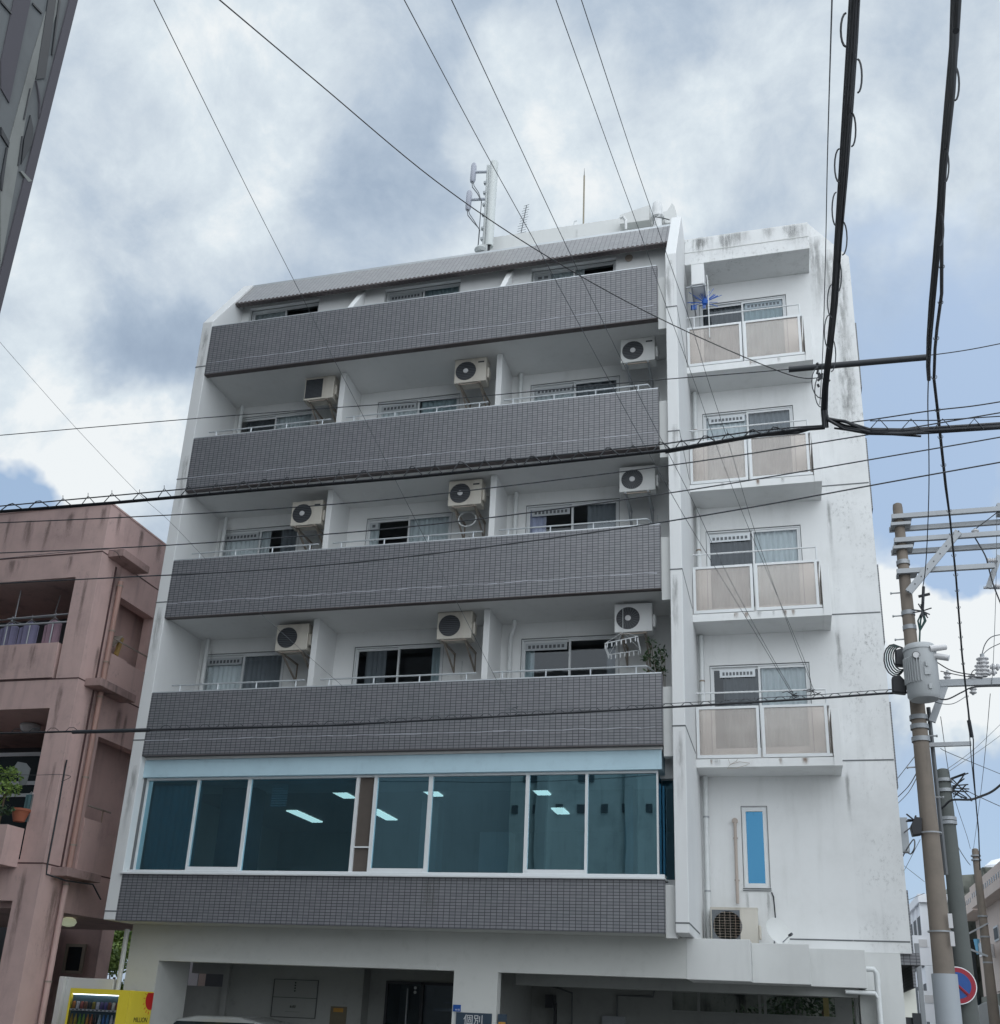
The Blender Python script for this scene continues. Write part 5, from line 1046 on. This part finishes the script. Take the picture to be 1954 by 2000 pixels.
# cable loop and black terminations by the transformer
t = thing('service_cable_loop', 'round coil of green and black cable left of the transformer', 'cable')
c0 = Vector(aty(*C(185, 1285), py_ - .1)); m_ = MB(); m2 = MB()
for i in range(5):
    r = .20 - i * .014; pts = [(c0.x + r * .72 * math.cos(a) + .02 * i, c0.y - .02 * i, c0.z + r * 1.25 * math.sin(a)) for a in [math.radians(60 + 24 * k) for k in range(12)]]
    (m_ if i % 2 else m2).tube(pts, .011, 6)
m_.build('green_cable', GN, t); m2.build('black_cable', BK, t)
for (u, v), lb in (((243, 1270), 'black cable termination box beside the transformer top'), ((218, 1475), 'black cable termination box beside the transformer bottom')):
    t = thing('termination_box', lb, 'cable box'); c1 = Vector(aty(*C(u, v), py_ - .15)); MB().prism([(c1.x - .10, c1.z - .12), (c1.x + .09, c1.z - .15), (c1.x + .12, c1.z + .02), (c1.x + .02, c1.z + .15), (c1.x - .09, c1.z + .12)], 'y', c1.y - .06, c1.y + .06).build('box', BK, t, bev=.02)
t = thing('dead_end_clamp', 'tangle of black and green cable ends on the brown pole above the transformer', 'cable'); m_ = MB(); m2 = MB(); c1 = Vector(aty(*C(400, 910), py_ - .15))
for i in range(16): a = rng.uniform(0, 6.28); m_.tube([c1, c1 + Vector((math.cos(a) * rng.uniform(.08, .16), -.03, math.sin(a) * rng.uniform(.06, .15)))], .010, 5)
m_.tube([aty(*C(408, 725), py_ - .15), aty(*C(400, 900), py_ - .15)], .022, 8).tube([aty(*C(370, 800), py_ - .15), aty(*C(455, 780), py_ - .15)], .022, 6)
for u in (365, 385, 415, 425): m2.tube([c1, aty(*C(u, 985), py_ - .15), aty(*C(380, 1060), py_ - .12), aty(*C(375, 1200), py_ - .1)], .013, 6)
m_.build('clamp', BK, t); m2.build('tails', GN, t)
# insulators on the lower crossarm
def insulator(u0, v0, u1, v1, r, label, n=4, base=C, y=py_ - .05):
    t = thing('insulator', label, 'insulator', 'insulators on the crossarms at the right'); a, b = Vector(aty(*base(u0, v0), y)), Vector(aty(*base(u1, v1), y)); d = b - a; pts = []; rs = []
    for i in range(n * 4 + 1): pts.append(a + d * (i / (n * 4.))); rs.append(r * (.6 if i % 4 in (0, 1) else 1.))
    MB().tube(pts, rs, 14).build('porcelain_body', CER, t, True); MB().tube([b, b + d * .18], r * .35, 8).build('pin', GAL, t); return t
insulator(588, 1435, 588, 1375, .05, 'single squat insulator on the lower crossarm nearest the transformer', 2)
insulator(775, 1440, 775, 1400, .055, 'wide flat insulator in the middle of the lower crossarm', 2)
insulator(785, 1490, 785, 1540, .05, 'insulator hanging beneath the lower crossarm', 2)
insulator(868, 1410, 855, 1265, .085, 'tall ribbed insulator standing on the lower crossarm', 5)
insulator(835, 1430, 825, 1320, .055, 'slim ribbed insulator just left of the tall ribbed one', 4)
insulator(890, 1378, 955, 1380, .05, 'horizontal insulator between the tall one and the frame edge', 2)
insulator(915, 1335, 985, 1338, .055, 'thick horizontal insulator by the frame edge above its twin', 2)
insulator(805, 345, 800, 292, .055, 'round insulator hanging on the second pair of crossarms', 2)
insulator(888, 526, 960, 526, .045, 'horizontal ribbed insulator below the second pair of crossarms', 4)
insulator(945, 725, 990, 725, .04, 'horizontal insulator at the frame edge beneath the steel stay', 3)
t = thing('steel_stay', 'short slanted steel stay with bolts at the right frame edge', 'bracket'); MB().bar(aty(*C(985, 490), py_), aty(*C(900, 735), py_), .05, .08).bar(aty(*C(865, 732), py_), aty(*C(990, 735), py_), .03, .03).build('bar', GAL, t)
t = thing('edge_pole_bracket', 'grey steel bracket end cut by the right frame edge at crossarm height', 'bracket'); MB().bar(aty(*C(990, 100), py_), aty(*C(990, 185), py_), .12, .10).tube([aty(*C(960, 125), py_), aty(*C(990, 122), py_)], .018, 6).build('bar', GAL, t)
# second and third poles
p2b = aty(1700 + 705 / 3.543, 1450 + 1900 / 3.543, 3.5); p2t = aty(1836, 1502, 3.5)
pole('utility_pole', 'dark grey concrete utility pole close behind the brown one', (p2b[0] + p2t[0]) / 2, 3.5, p2t[2], .185, .115, CP2)
X2 = (p2b[0] + p2t[0]) / 2
t = thing('pole_clamps', 'bundle of clamps and cable ends atop the dark grey pole', 'clamp'); m_ = MB()
for v in (1525, 1545, 1600, 1608): z = aty(1836, v, 3.5)[2]; m_.tube([(X2, 3.5, z - .03), (X2, 3.5, z + .03)], .15, 16)
m_.build('band', GAL, t, True); m_ = MB(); c1 = Vector((X2 + .12, 3.4, aty(1836, 1530, 3.5)[2]))
for i in range(14): m_.tube([c1 + Vector((0, 0, rng.uniform(-.3, .1))), c1 + Vector((rng.uniform(.1, .3), -.1, rng.uniform(-.4, .15)))], .012, 5)
m_.build('cable_ends', BK2, t)
p3t, p3b = aty(1700 + 703 / 3.543, 1450 + 735 / 3.543, 14), aty(1951, 2000, 14)
pole('utility_pole', 'slim far utility pole in front of the beige block', (p3t[0] + p3b[0]) / 2, 14, p3t[2], .16, .085, CP)
t = thing('pole_fittings', 'rings and white brackets on the slim far pole', 'clamp'); x3 = (p3t[0] + p3b[0]) / 2; m_ = MB()
for v in (1672, 1680, 1790, 1830, 1880): z = aty(1915, v, 14)[2]; m_.tube([(x3, 14, z - .02), (x3, 14, z + .02)], .125, 14)
z = aty(1915, 1862, 14)[2]; m_.bar((x3 - .45, 13.9, z + .1), (x3, 13.9, z - .08), .04, .05).bar((x3 - .45, 13.9, z + .45), (x3 + .1, 13.9, z + .75), .03, .04)
m_.build('ring', GAL, t)
t = thing('convex_mirror', 'round pale traffic mirror low behind the slim far pole', 'traffic mirror'); p = aty(1936, 1985, 15); MB().lathe(p, [(.36, 0), (.36, .03), (.2, .08)], 24, 'y').build('mirror', ALS, t, True); MB().tube([(p[0], p[1] + .1, p[2]), (p[0], p[1] + .1, 0)], .04, 8).build('post', GAL, t)
# no-parking sign
sc_ = aty(1871, 1925, 3.25); t = thing('no_parking_sign', 'round blue no-parking sign with red ring and slash behind the brown pole', 'road sign')
MB().lathe(sc_, [(.305, 0), (.305, .02)], 40, 'y').build('white_rim', WHT, t); MB().lathe((sc_[0], sc_[1] - .004, sc_[2]), [(.29, 0), (.29, .003)], 40, 'y').build('red_ring', REDS, t); MB().lathe((sc_[0], sc_[1] - .008, sc_[2]), [(.215, 0), (.215, .003)], 40, 'y').build('blue_disc', BLU, t)
MB().bar((sc_[0] - .15, sc_[1] - .011, sc_[2] + .15), (sc_[0] + .15, sc_[1] - .011, sc_[2] - .15), .004, .045, (0, 1, 0)).bar((sc_[0] - .15, sc_[1] - .011, sc_[2] + .15), (sc_[0] + .15, sc_[1] - .011, sc_[2] - .15), .045, .004, (0, 1, 0)).build('slash', REDS, t)

# ================================================================== WIRES
def sagline(pts, n=10):
    out = []
    for (p, q) in zip(pts[:-1], pts[1:]):
        for i in range(n): s = i / n; out.append(tuple(p[j] + (q[j] - p[j]) * s for j in range(3)))
    out.append(pts[-1]); return out
def wire(label, pts, r, mat=BK2, name='overhead_wire', group=None, seg=6):
    """pts: (u, v, y) waypoints of a real cable hung in depth"""
    P_ = [aty(*p) for p in pts]
    # smooth by Catmull-Rom so that it hangs in one curve
    out = []
    for i in range(len(P_) - 1):
        p0 = Vector(P_[max(i - 1, 0)]); p1 = Vector(P_[i]); p2 = Vector(P_[i + 1]); p3 = Vector(P_[min(i + 2, len(P_) - 1)])
        for k in range(8):
            t_ = k / 8; out.append(tuple(.5 * ((2 * p1) + (-p0 + p2) * t_ + (2 * p0 - 5 * p1 + 4 * p2 - p3) * t_ ** 2 + (-p0 + 3 * p1 - 3 * p2 + p3) * t_ ** 3)))
    out.append(P_[-1]); o = MB().tube(out, r * .68, seg).build(name, mat, None, True); tag(o, label, 'wire' if name != 'cable_bundle' else 'cable', group); return o
YH = -6.0
G1 = 'thin wires slanting down over the facade'
wire('leftmost thin wire slanting from the top edge down to the lowest cable', [(296, -10, -12.5), (489, 380, -8.5), (573, 545, -7), (634, 666, -6), (710, 813, -4.9), (796, 984, -3.6), (900, 1190, -2.2), (994, 1375, -1.05)], .0055, GW, group=G1)
wire('thick dark wire running diagonally from top left to the cable junction', [(418, -10, -12), (620, 160, -10.4), (850, 352, -8.8), (1052, 490, -7.8), (1283, 619, -6.9), (1528, 727, -6.1), (1603, 738, -6.0)], .0085, BK, group=G1)
wire('leftmost of the four long wires that end at the lowest right balcony', [(785, -10, -12), (939, 280, -9), (1055, 490, -7), (1210, 779, -4.6), (1338, 1010, -2.9), (1460, 1210, -1.7), (1548, 1357, -1.05)], .0065, GW, group=G1)
wire('second long slanting wire, just right of the first and crossing the fin lower down', [(878, -10, -12), (1013, 280, -9), (1120, 508, -7), (1252, 779, -4.6), (1351, 973, -3.1), (1411, 1102, -2.2), (1490, 1250, -1.5), (1551, 1357, -1.05)], .0065, GW, group=G1)
wire('third long slanting wire, passing by the roof ventilator on its left', [(1083, -10, -12), (1187, 280, -9), (1260, 480, -7), (1302, 598, -5.9), (1363, 763, -4.7), (1401, 873, -4), (1464, 1034, -2.9), (1569, 1283, -1.4), (1587, 1347, -1.05)], .0055, GW, group=G1)
wire('fourth long slanting wire, rightmost of those crossing the roof', [(1133, -10, -12), (1228, 280, -9), (1262, 380, -8), (1349, 629, -5.8), (1381, 735, -5), (1427, 876, -4), (1474, 1034, -2.9), (1540, 1220, -1.7), (1590, 1347, -1.05)], .0055, GW, group=G1)
wire('faint thin wire from the left edge across the pink house to the lowest cable', [(-10, 650, -6), (0, 668, -6), (78, 757, -5.4), (157, 845, -4.9), (270, 963, -4.2), (336, 1023, -3.8), (465, 1157, -2.9), (602, 1281, -1.9), (747, 1408, -1.05)], .005, GW, group=G1)
wire('thin straight vertical wire left of the thick vertical bundle', [(1626, -10, -13.2), (1617, 300, -10.6), (1613, 500, -8.9), (1608, 676, -7.2), (1602, 790, -6.1)], .006, GW, group=G1)
G2 = 'wires crossing the street along the facade'
wire('highest horizontal wire crossing the facade, with a dark sleeve at its right end', [(-10, 851, YH), (350, 820, YH), (657, 796, YH), (850, 782, YH), (1250, 745, YH), (1543, 721, YH), (1830, 692, YH), (1960, 670, YH)], .009, BK2, group=G2)
o = MB().tube([aty(1541, 721.5, YH), aty(1818, 697, YH)], .036, 10).build('cable_sleeve', BK2, None, True); tag(o, 'thick dark tube sleeve over the highest horizontal wire at the right', 'cable sleeve')
wire('first thinner horizontal wire below the wrapped bundle', [(-10, 1021.5, YH), (250, 1010, YH), (500, 996, YH), (800, 971, YH), (1300, 910, YH), (1690, 850, YH), (1954, 806, YH), (1970, 803, YH)], .011, BK2, group=G2)
wire('second thinner horizontal wire below the wrapped bundle', [(-10, 1080.5, YH), (326, 1065, YH), (800, 1029, YH), (1300, 964, YH), (1780, 884, YH), (1970, 851, YH)], .011, BK2, group=G2)
wire('lowest of the three thinner horizontal wires over the middle floors', [(-10, 1140, YH), (250, 1127, YH), (500, 1114, YH), (800, 1087, YH), (1300, 1019, YH), (1780, 934, YH), (1970, 900, YH)], .012, BK2, group=G2)
wire('short drop wire meeting the hood of the pink house', [(-10, 1092.5, -3), (202, 1073, -.5), (236, 1092, .15)], .008, BK2)
wire('low drop wire ending at the pink house corner', [(-10, 1510, -1.2), (60, 1514, -.5), (115, 1513, -.1), (138, 1517, 0.), (120, 1527, -.02)], .008, BK2)
wire('twisted wire rising to the right from the cable junction', [(1655, 826, YH), (1720, 817, YH), (1820, 802, YH), (1900, 793, YH), (1970, 782, YH)], .011, BK, group=G2)
# wrapped telephone bundle with messenger and lashing
t = thing('lashed_cable_bundle', 'thick black cable lashed in zigzag to a messenger wire across the facade', 'cable')
low = [(-10, 999), (220, 981), (500, 956), (800, 931), (1050, 906), (1300, 879), (1473, 850), (1560, 838), (1612, 834)]
up = [(-10, 989.5), (362, 955), (500, 941), (800, 915.5), (1050, 893), (1300, 866.5), (1473, 842), (1560, 834), (1610, 831)]
def interp(L_, u):
    for (a, b), (c_, d_) in zip(L_[:-1], L_[1:]):
        if a <= u <= c_: return b + (d_ - b) * (u - a) / (c_ - a)
    return L_[-1][1]
MB().tube([aty(u, v, YH) for u, v in low], .0135, 10).build('main_cable', BK, t, True); MB().tube([aty(u, v + 3, YH + .02) for u, v in low], .010, 8).build('second_cable', BK, t, True)
MB().tube([aty(u, v, YH - .01) for u, v in up], .009, 6).build('messenger_wire', BK2, t, True)
m_ = MB(); u = 0
while u < 1540:
    s = rng.uniform(42, 56); tri = rng.random() < .55
    a = aty(u, interp(low, u), YH - .03); b = aty(u + s * .3, interp(up, u + s * .3) - rng.uniform(1, 5), YH - .03); c_ = aty(u + s * .62, interp(low, u + s * .62), YH - .03)
    if tri: m_.tube([a, b, c_], .007, 5); m_.tube([b, (b[0] - .01, b[1], b[2] + .05)], .004, 4)
    else:
        b2 = aty(u + s * .45, interp(up, u + s * .45) - 3, YH - .03); m_.tube([a, b, b2, aty(u + s * .8, interp(low, u + s * .8), YH - .03)], .008, 5)
    u += s
m_.build('lashing_wire', BK2, t)
t = thing('street_cable_bundle', 'very thick black cable bundle running right from the cable junction', 'cable'); m_ = MB(); m2 = MB()
rl = [(1612, 800), (1618, 818), (1650, 832), (1700, 841), (1760, 842), (1830, 838), (1970, 829)]
for i in range(9):
    dv = rng.uniform(-6, 6); e = rng.uniform(0, 14); pts = [(u, v + dv * min(1, k / 3.) - (e if k == 2 else 0) * (1 if i % 2 else -.4), YH + rng.uniform(-.05, .05)) for k, (u, v) in enumerate(rl)]
    m_.tube([aty(*p) for p in pts], rng.choice((.010, .013, .018)), 8)
m_.tube([aty(u, v, YH) for u, v in rl[3:]], .034, 12).build('cables', BK, t, True)
m2.tube([aty(u, v, YH) for u, v in ((1700, 822), (1830, 821), (1970, 812))], .007, 5); u = 1700
while u < 1940: m2.tube([aty(u, 838, YH - .05), aty(u + 18, 818, YH - .05), aty(u + 36, 838, YH - .05)], .006, 5); u += 62
m2.build('lashing_wire', BK2, t)
MB().tube([aty(u, v, YH + .05) for u, v in ((1612, 830), (1560, 845), (1480, 852), (1300, 884))], .014, 6).tube([aty(u, v, YH + .05) for u, v in ((1630, 836), (1700, 846), (1800, 852))], .012, 6).build('branch', BK, t)
# vertical bundle 1
def vbundle(label, ctr, n, spread, rr, loops, gname):
    t = thing('cable_bundle', label, 'cable'); m_ = MB(); m2 = MB()
    for i in range(n):
        off = (i / (n - 1) - .5) * 2 if n > 1 else 0; ph = rng.uniform(0, 6)
        pts = []
        for k, (u, v, y) in enumerate(ctr):
            s = spread * (1 - .55 * k / (len(ctr) - 1)); pts.append(aty(u + off * s + 1.2 * math.sin(ph + k), v, y + .03 * math.cos(i * 2.1)))
        m_.tube(pts, rr[i % len(rr)], 8)
    m_.build('cables', BK, t, True)
    for k, (u, v, y, sd_, h) in enumerate(loops): m2.tube([aty(u + sd_ * h * math.sin(a), v + 33 * (1 - math.cos(a)), y) for a in [math.pi * j / 8 for j in range(9)]], .006, 5)
    m2.build('loops', BK2, t); return t
vb = [(1671, -12, -12.9), (1666, 80, -12.4), (1658, 200, -11.5), (1648, 340, -10.5), (1638, 470, -9.3), (1630, 590, -8.0), (1620, 690, -6.9), (1613, 760, -6.3), (1611, 800, -6.05), (1613, 835, -6.0)]
vbundle('thick black vertical bundle of many cables left of the lone cable, looping to the junction', vb, 8, 7.5, (.013, .008, .016, .006), [(1653, 25, -12.7, -1, 10), (1676, 115, -12.1, 1, 8), (1664, 220, -11.4, 1, 8), (1640, 290, -10.9, -1, 9), (1634, 375, -10.1, -1, 8), (1646, 432, -9.7, 1, 9), (1636, 505, -8.9, 1, 8), (1626, 555, -8.4, -1, 9), (1620, 615, -7.8, -1, 9), (1624, 660, -7.2, 1, 9), (1606, 730, -6.4, -1, 14), (1606, 712, -6.4, -1, 20)], 'a')
m_ = MB()
for i in range(12):
    a = rng.uniform(0, 6.28); c1 = Vector(aty(1606 + rng.uniform(-12, 14), 735 + rng.uniform(-25, 25), -6.1)); m_.tube([c1, c1 + Vector((rng.uniform(-.06, .06), 0, rng.uniform(-.08, .08)))], .014, 6)
tag(m_.build('cable_knot', BK, None), 'knot of black clamps where the diagonal wire meets the thick bundle', 'cable clamp')
v2 = [(1868, -12, -12.9), (1863, 90, -12.3), (1852, 200, -11.4), (1842, 320, -10.4), (1838, 400, -9.8), (1830, 500, -8.9), (1821, 590, -8.1), (1815, 660, -7.3), (1813, 715, -6.6), (1815, 742, -6.3)]
vbundle('smooth thick black cable hanging near the right edge', v2, 3, 4.0, (.015, .012, .016), [(1866, 130, -12, 1, 8), (1846, 290, -10.8, 1, 8), (1836, 415, -9.8, 1, 8)], 'b')
wire('thin black tail cable dropping from the smooth thick cable to the pole', [(1814, 740, -6.3), (1813, 796, -5.5), (1815, 880, -4.2), (1815, 960, -3), (1812, 1050, -2), (1808, 1114, -1.4), (1803, 1148, -1.15)], .010, BK)
t = thing('ringed_cable', 'black cable with many hanger rings near the right edge down to a sleeve', 'cable')
rc = [(1868, 60, -12.7), (1862, 180, -11.6), (1846, 330, -10.4), (1840, 450, -9.4), (1840, 573, -8.3), (1831, 640, -7.6), (1827, 681, -7.1), (1825, 740, -6.5), (1832, 801, -6), (1848, 950, -4.8), (1856, 1010, -4.3), (1868, 1127, -3.5), (1880, 1280, -2.6), (1890, 1370, -2.2), (1894, 1405, -2), (1902, 1445, -1.9), (1902, 1500, -1.7), (1908, 1580, -1.5), (1912, 1620, -1.4), (1915, 1700, -1.3)]
MB().tube([aty(*p) for p in rc], [.016] * 10 + [.012] * 5 + [.008] * 5, 8).build('main_cable', BK, t, True); m_ = MB()
rings_v = [(520, 10), (590, 9), (660, 10), (736, 10), (800, 10), (853, 9), (908, 9), (997, 8), (1042, 8), (1084, 8), (1122, 8), (1153, 7), (1186, 7), (1216, 7), (1244, 7), (1268, 6), (1296, 6), (1360, 6)]
def ip3(L_, v):
    for a, b in zip(L_[:-1], L_[1:]):
        if a[1] <= v <= b[1]: s = (v - a[1]) / (b[1] - a[1]); return a[0] + (b[0] - a[0]) * s, a[2] + (b[2] - a[2]) * s
for v, h in rings_v:
    u, y = ip3(rc, v); m_.tube([aty(u + h * .55 * math.cos(a), v + h * .45 * math.sin(a), y - .02) for a in [math.radians(-40 + 26 * j) for j in range(10)]], .004, 5)
m_.build('hanger_rings', GW, t); MB().tube([aty(1893, 1407, -2.02), aty(1899, 1440, -1.92)], .026, 8).build('sleeve', BK2, t, True)
MB().tube([aty(1890, 1370, -2.2), aty(1898, 1483, -1.8), aty(1906, 1560, -1.5), aty(1913, 1640, -1.4)], .006, 5).build('tail', BK2, t)
# lowest cable to the pole
YF = -1.05
t = thing('low_lashed_cable', 'lowest black cable with small lashing loops, running to the transformer pole', 'cable')
lw = [(-10, 1432.5), (140, 1429), (290, 1426), (650, 1417), (1100, 1393), (1350, 1379), (1600, 1364), (1720, 1355), (1790, 1352)]
MB().tube([aty(u, v, YF) for u, v in lw], .018, 8).build('main_cable', BK, t, True); MB().tube([aty(142, 1430, YF), aty(292, 1426, YF)], .036, 8).build('splice_sleeve', BK2, t, True)
MB().tube([aty(u, v - 7, YF) for u, v in lw[3:]], .006, 5).build('messenger_wire', GW, t); m_ = MB(); u = 20
while u < 1730:
    if not 130 < u < 300: v = interp(lw, u); m_.tube([aty(u, v, YF), aty(u + 9, v - 8, YF), aty(u + 18, v - 8, YF), aty(u + 27, interp(lw, u + 27), YF)], .006, 5)
    u += rng.uniform(30, 42)
m_.build('lashing_wire', BK2, t)
for u, v, lb in ((1549, 1358, 'left knot of wire clamps on the lowest cable at the right balcony'), (1588, 1350, 'right knot of wire clamps on the lowest cable at the right balcony'), (1008, 1388, 'wire clamp on the lowest cable over the tiled front'), (749, 1407, 'small wire clamp on the lowest cable left of centre')):
    m_ = MB(); c1 = Vector(aty(u, v, YF - .02))
    for i in range(9): a = rng.uniform(0, 6.28); L_ = rng.uniform(.04, .14); m_.tube([c1, c1 + Vector((L_ * math.cos(a), 0, L_ * .6 * math.sin(a))), c1 + Vector((L_ * 1.2 * math.cos(a + .6), 0, L_ * .4 * math.sin(a)))], .006, 5)
    tag(m_.build('wire_clamp', BK if u > 1200 else GW, None), lb, 'wire clamp', 'clamps on the lowest cable')
# wires at the right street
G3 = 'thin wires over the side street'
wire('thick cable sagging from the frame edge to the dark grey pole', [(1970, 1520, 0), (1940, 1545, .8), (1915, 1556, 1.5), (1895, 1562, 2.2), (1860, 1563, 3.1), (1845, 1575, 3.3), (1836, 1582, 3.4)], .028, BK)
wire('upper thin street wire falling right from the dark pole', [(1838, 1462, 3.4), (1860, 1473, 4), (1970, 1518, 7)], .010, GW, group=G3)
wire('lower thin street wire falling right from the dark pole', [(1850, 1522, 3.4), (1900, 1550, 5), (1970, 1582, 8)], .012, GW, group=G3)
wire('thin wire rising from the dark pole towards the upper right edge', [(1850, 1503, 3.4), (1905, 1462, 6), (1970, 1400, 10)], .009, GW, group=G3)
wire('second thin wire rising to the upper right edge', [(1852, 1508, 3.4), (1920, 1462, 6), (1970, 1425, 9)], .009, GW, group=G3)
wire('near-vertical thin wire from the lower crossarm to the slim far pole', [(1935, 1355, -.9), (1925, 1470, 2), (1915, 1560, 6), (1902, 1660, 13.9)], .007, GW, group=G3)
wire('long faint wire from the brown pole down to the slim far pole', [(1838, 1400, -.9), (1860, 1540, 4), (1889, 1632, 9), (1896, 1658, 13.9)], .008, GW, group=G3)
wire('curved wire from the dark pole sagging to the slim far pole', [(1853, 1600, 3.4), (1870, 1650, 6), (1888, 1680, 11), (1896, 1690, 14)], .012, GW, group=G3)
wire('wire from behind the white building up to the brown pole, uppermost', [(1748, 1528, 4), (1770, 1500, 2), (1788, 1477, -.9)], .010, GW, group=G3)
wire('wire from behind the white building up to the brown pole, middle of three', [(1751, 1560, 4), (1775, 1536, 2), (1792, 1508, -.9)], .012, BK2, group=G3)
wire('wire from behind the white building up to the brown pole, lowest of three', [(1752, 1572, 4), (1775, 1548, 2), (1792, 1518, -.9)], .010, GW, group=G3)
wire('black cable rising behind the corner to the hanging splice box', [(1756, 1690, 5), (1770, 1662, 3), (1785, 1640, 1), (1787, 1655, .5), (1780, 1668, .6), (1772, 1664, 2)], .016, BK, group=G3)
wire('pair of cables from the corner to the top of the splice box', [(1752, 1638, 5), (1775, 1620, 2), (1793, 1606, -.7)], .016, BK, group=G3)
wire('faint wire crossing low between corner and brown pole, falling right', [(1760, 1686, 6), (1806, 1722, 2)], .007, GW, group=G3)
wire('faint wire crossing low between corner and brown pole, rising right', [(1762, 1710, 6), (1798, 1640, 1)], .007, GW, group=G3)
wire('flat faint wire low between corner and brown pole', [(1765, 1762, 8), (1806, 1745, 3)], .007, GW, group=G3)
t = thing('splice_box', 'black hanging splice box on the left of the brown pole', 'cable box'); c1 = Vector(aty(1789, 1617, -.95)); MB().prism([(c1.x - .06, c1.z - .13), (c1.x + .06, c1.z - .11), (c1.x + .08, c1.z + .12), (c1.x - .01, c1.z + .13), (c1.x - .08, c1.z + .0)], 'y', -1.1, -.92).build('box', BK, t, bev=.01)
m_ = MB()
for i in range(8): m_.tube([c1 + Vector((0, 0, .1)), c1 + Vector((rng.uniform(-.14, .05), -.05, rng.uniform(.08, .2)))], .012, 5)
m_.build('cable_ends', BK2, t)
wire('jumper wire from the transformer bushing along the lower crossarm', [(1830, 1293, -1.45), (1855, 1308, -1.4), (1880, 1315, -1.2), (1905, 1318, -1.1)], .012, BK)
wire('second jumper wire just below the first beside the transformer', [(1838, 1311, -1.3), (1870, 1318, -1.2), (1900, 1323, -1.1), (1920, 1324, -1.1)], .010, BK)
wire('thick black leads looping under the lower crossarm', [(1790, 1352, -1.2), (1825, 1362, -1.3), (1850, 1366, -1.3), (1880, 1352, -1.2), (1905, 1342, -1.1), (1970, 1340, -1.1)], .016, BK)
wire('lower black lead sagging from the transformer to the right', [(1795, 1354, -1.2), (1830, 1372, -1.3), (1860, 1375, -1.3), (1885, 1362, -1.2)], .008, GW)
wire('arched lead rising from the tall ribbed insulator', [(1918, 1282, -1.05), (1925, 1258, -1.05), (1940, 1243, -1.1), (1970, 1238, -1.1)], .011, GW)
wire('second lead rising from the tall ribbed insulator', [(1919, 1280, -1.05), (1935, 1266, -1.05), (1970, 1250, -1.1)], .009, GW)
wire('short black lead joining the flat insulator to the tall one', [(1898, 1322, -1.05), (1900, 1312, -1.05), (1912, 1302, -1.05), (1918, 1284, -1.05)], .010, BK)
wire('lead from the round hanging insulator up to the frame edge', [(1906, 1033, -1.05), (1930, 1015, -1.1), (1960, 992, -1.1)], .011, BK2)
wire('black lead from the round hanging insulator down to the stay', [(1905, 1050, -1.05), (1925, 1085, -1.1), (1932, 1110, -1.1), (1942, 1145, -1.1), (1960, 1190, -1.1)], .015, BK)
wire('thin stay wire with a bead dropping at the right frame edge', [(1948, 1000, -1.1), (1946, 1150, -1.1), (1941, 1290, -1.1), (1937, 1340, -1.1)], .006, GW)
